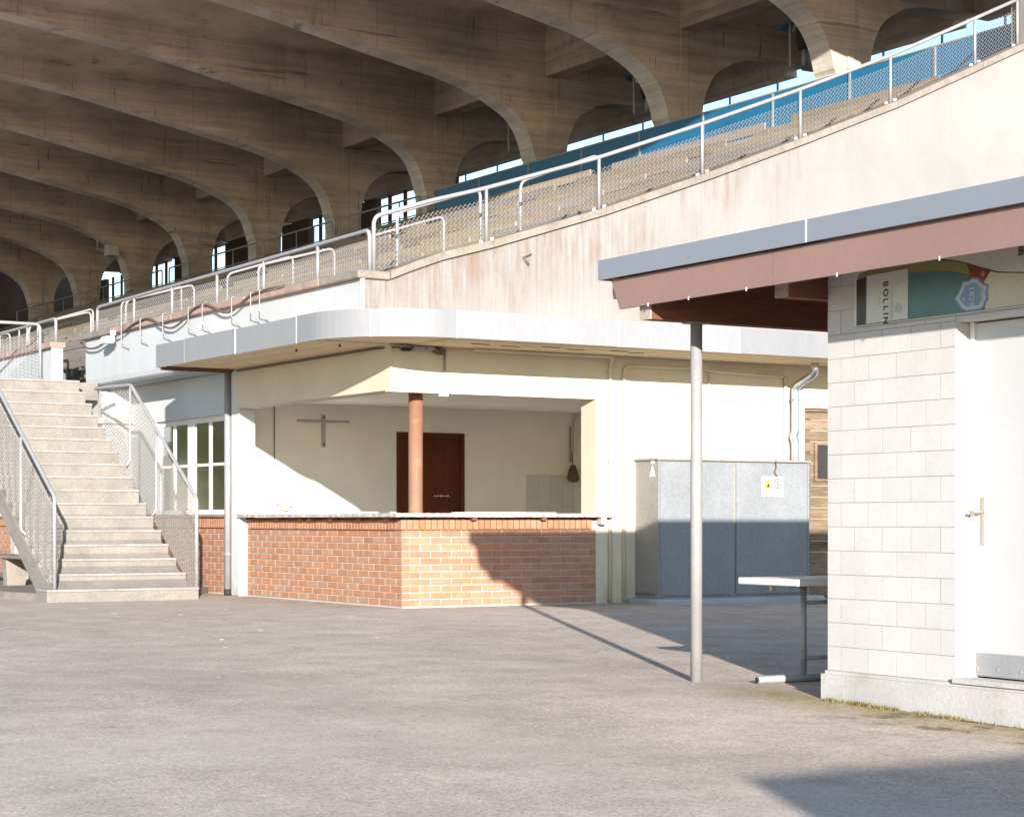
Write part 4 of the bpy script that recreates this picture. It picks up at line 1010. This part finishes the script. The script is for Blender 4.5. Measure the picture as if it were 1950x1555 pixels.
# in the stand: radiant heaters, cross brackets, loudspeaker
for k, y in enumerate((6.05, 10.4, 14.7)):
    h = T('radiant_heater', f'black radiant heater under shiny dish in the {ORD[k+1]} roof bay from the end wall', 'heater', (10.6, y, 8.0), 'radiant heaters below the roof')
    V_, F_ = tubev([(10.6, y, 8.86), (10.6, y, 8.90), (10.6, y, 9.02), (10.6, y, 9.08)], [.42, .38, .20, .03], 24, False); h.mesh('dish', V_, F_, ALU, smooth=True)
    V_, F_ = tubev([(10.6, y, 8.50), (10.6, y, 8.62), (10.6, y, 8.90)], [.10, .14, .14], 16); h.mesh('burner', V_, F_, BLACK, smooth=True)
    tube(h, 'stem', [(10.6, y, 8.22), (10.6, y, 8.52)], .05, GALVD, n=10)
    tube(h, 'hanger', [(10.6, y, 9.06), (10.6, y, 9.40)], .018, GALVD, n=6)
    vs, fs = merge([tubev([(10.3, y, 8.20), (11.1, y, 8.20)], .025, 6), tubev([(10.3, y, 8.20), (10.3, y, 9.39)], .018, 6)]); h.mesh('bracket', vs, fs, GALVD)
for k in (7, 10):
    y = Y0R+S_*k-.04
    c_ = T('cross_bracket', f'thin pale cross shaped bracket on the {"eighth" if k == 7 else "eleventh"} roof rib from the end wall', 'bracket', (9.0 if k < 5 else 9.7, y, 7.6), 'cross brackets on the roof ribs')
    xx = 10.30
    vs, fs = merge([(boxv(xx-.03, xx+.03, y-.03, y+.004, 7.85, 8.55), BOXF), (boxv(xx-.45, xx-.031, y-.02, y+.0, 8.40, 8.44), BOXF), (boxv(xx+.031, xx+.45, y-.02, y+.0, 8.40, 8.44), BOXF)])
    c_.mesh('cross', vs, fs, GALV)
ls = T('loudspeaker', 'small pale loudspeaker hanging beside a roof rib', 'loudspeaker', (9.4, 25.9, 8.2))
yq = Y0R+S_*8
ls.o.location = (9.35, yq-.3, 8.3); ls.loc = Vector(ls.o.location)
box(ls, 'cabinet', 9.2, 9.55, yq-.45, yq-.15, 8.30, 8.60, GREYP, bev=.02); tube(ls, 'hanger', [(9.05, yq-.03, 8.95), (9.05, yq-.03, 8.5), (9.22, yq-.2, 8.45)], .015, GREYP, n=6)

# ================================================================== SMALL THINGS ON THE GROUND
def scrap_mesh():
    n = R.randint(4, 6); pts = []
    for k in range(n):
        a = 2*math.pi*k/n+R.uniform(-.3, .3); rr = R.uniform(.5, 1.0); pts.append(Vector((rr*math.cos(a), rr*math.sin(a), R.uniform(0, .25))))
    vs = [Vector((0, 0, .3))]+pts; fs = [(0, 1+k, 1+(k+1) % n) for k in range(n)]
    return mesh_data('paper_scrap', vs, fs)
sm = [scrap_mesh() for _ in range(4)]
for m_ in sm: m_.materials.append(PAPER)
for k in range(26):
    if k < 19: x, y = R.uniform(-3.2, .4), R.uniform(-2.5, 1.5)
    else: x, y = R.uniform(-5, -1), R.uniform(-7, -2)
    if x > -.35 and y > -.4: x = -.5-R.random()
    o = link('paper_scrap', sm[k % 4], None, None, (x, y, gz(y)+.001)); s_ = R.uniform(.016, .04)
    o.scale = (s_, s_*1.4, s_*.5); o.rotation_euler = (0, 0, R.uniform(0, 6))
    tag(o, 'tiny white paper scrap lying on the asphalt yard', 'paper scrap', 'paper scraps on the asphalt')
# dry grass and moss tufts at the kiosk plinth
V, Fc = [], []
def blade(x, y, z, h, lean):
    a = R.uniform(0, 6.28); w = .0025; dx, dy = math.cos(a)*lean, math.sin(a)*lean; k = len(V)
    nx, ny = -math.sin(a)*w, math.cos(a)*w
    V.extend([(x-nx, y-ny, z), (x+nx, y+ny, z), (x+dx*.5+nx*.7, y+dy*.5+ny*.7, z+h*.6), (x+dx*.5-nx*.7, y+dy*.5-ny*.7, z+h*.6), (x+dx, y+dy, z+h)])
    Fc.extend([(k, k+1, k+2, k+3), (k+3, k+2, k+4)])
for k in range(2600):
    y = -9.2-abs(R.gauss(0, .9)); cl = math.sin(y*9)*.5+math.sin(y*23+1)*.5
    if R.random() > .45+.5*cl: continue
    x = -1.935-abs(R.gauss(0, .035)); blade(x, y, gz(y)-.004, R.uniform(.006, .035), R.uniform(.004, .02))
for k in range(900):
    y = -8.6-abs(R.gauss(0, 1.0)); x = -2.0-abs(R.gauss(0, .16)); blade(x, y, gz(y)-.003, R.uniform(.002, .010), R.uniform(.004, .016))
g_ = mesh_obj('dry_grass', V, Fc, GRASS); g_['kind'] = 'stuff'; tag(g_, 'dry yellow grass and moss growing along the kiosk plinth', 'grass')

# ================================================================== BEYOND THE FRAME: hut behind the camera, trees seen in the window glass
hut = T('hut', 'plain rendered hut with flat roof across the yard from the kiosk', 'hut', (-6.5, -25, -.55))
hz = gz(-23.2)
HX, HY_ = -9.63, -23.18
box(hut, 'wall', HX, -2.5, -28, HY_, hz-.15, 2.59, HUT); box(hut, 'roof', HX, -2.5, -28, HY_, 2.591, 2.713, HUT)
def tree(x, y, h, seed):
    r = random.Random(seed)
    t = T('tree', ['broad leafy tree standing across the yard', 'tall leafy tree at the end of the yard', 'round leafy tree beyond the yard', 'slim leafy tree beside the tall one', 'low spreading leafy tree across the yard', 'dense leafy tree far along the yard'][seed % 6], 'tree', (x, y, 0))
    lst = [tubev([(x, y, -.2), (x+.1, y, h*.3), (x, y+.1, h*.62)], [.24, .18, .07], 8)]
    for k in range(6):
        a = k*1.05; b = Vector((x, y, h*(.28+.05*k))); lst.append(tubev([b, b+Vector((math.cos(a)*h*.14, math.sin(a)*h*.14, h*.12)), b+Vector((math.cos(a)*h*.26, math.sin(a)*h*.26, h*.2))], [.09, .06, .02], 6))
    vs, fs = merge(lst); t.mesh('trunk', vs, fs, BARK, smooth=True)
    V, Fc = [], []
    for c in range(110):
        u = Vector((r.gauss(0, 1), r.gauss(0, 1), r.gauss(0, 1))).normalized()*r.uniform(.45, 1)
        cc = Vector((x+u.x*h*.34, y+u.y*h*.34, h*.46+u.z*h*.44))
        for q in range(45):
            p = cc+Vector((r.gauss(0, 1), r.gauss(0, 1), r.gauss(0, 1)))*h*.06
            e1 = Vector((r.gauss(0, 1), r.gauss(0, 1), r.gauss(0, 1))).normalized()*.13; e2 = Vector((r.gauss(0, 1), r.gauss(0, 1), r.gauss(0, 1))).normalized()*.09
            k = len(V); V += [p-e1, p-e2, p+e1, p+e2]; Fc.append((k, k+1, k+2, k+3))
    t.mesh('crown', V, Fc, LEAF)
for k, (x, y, h) in enumerate(((-12, 30, 7), (-15, 38, 9), (-9, 35, 7.5), (-21, 47, 11), (-13, 46, 10), (-20, 36, 8))): tree(x, y, h, k)
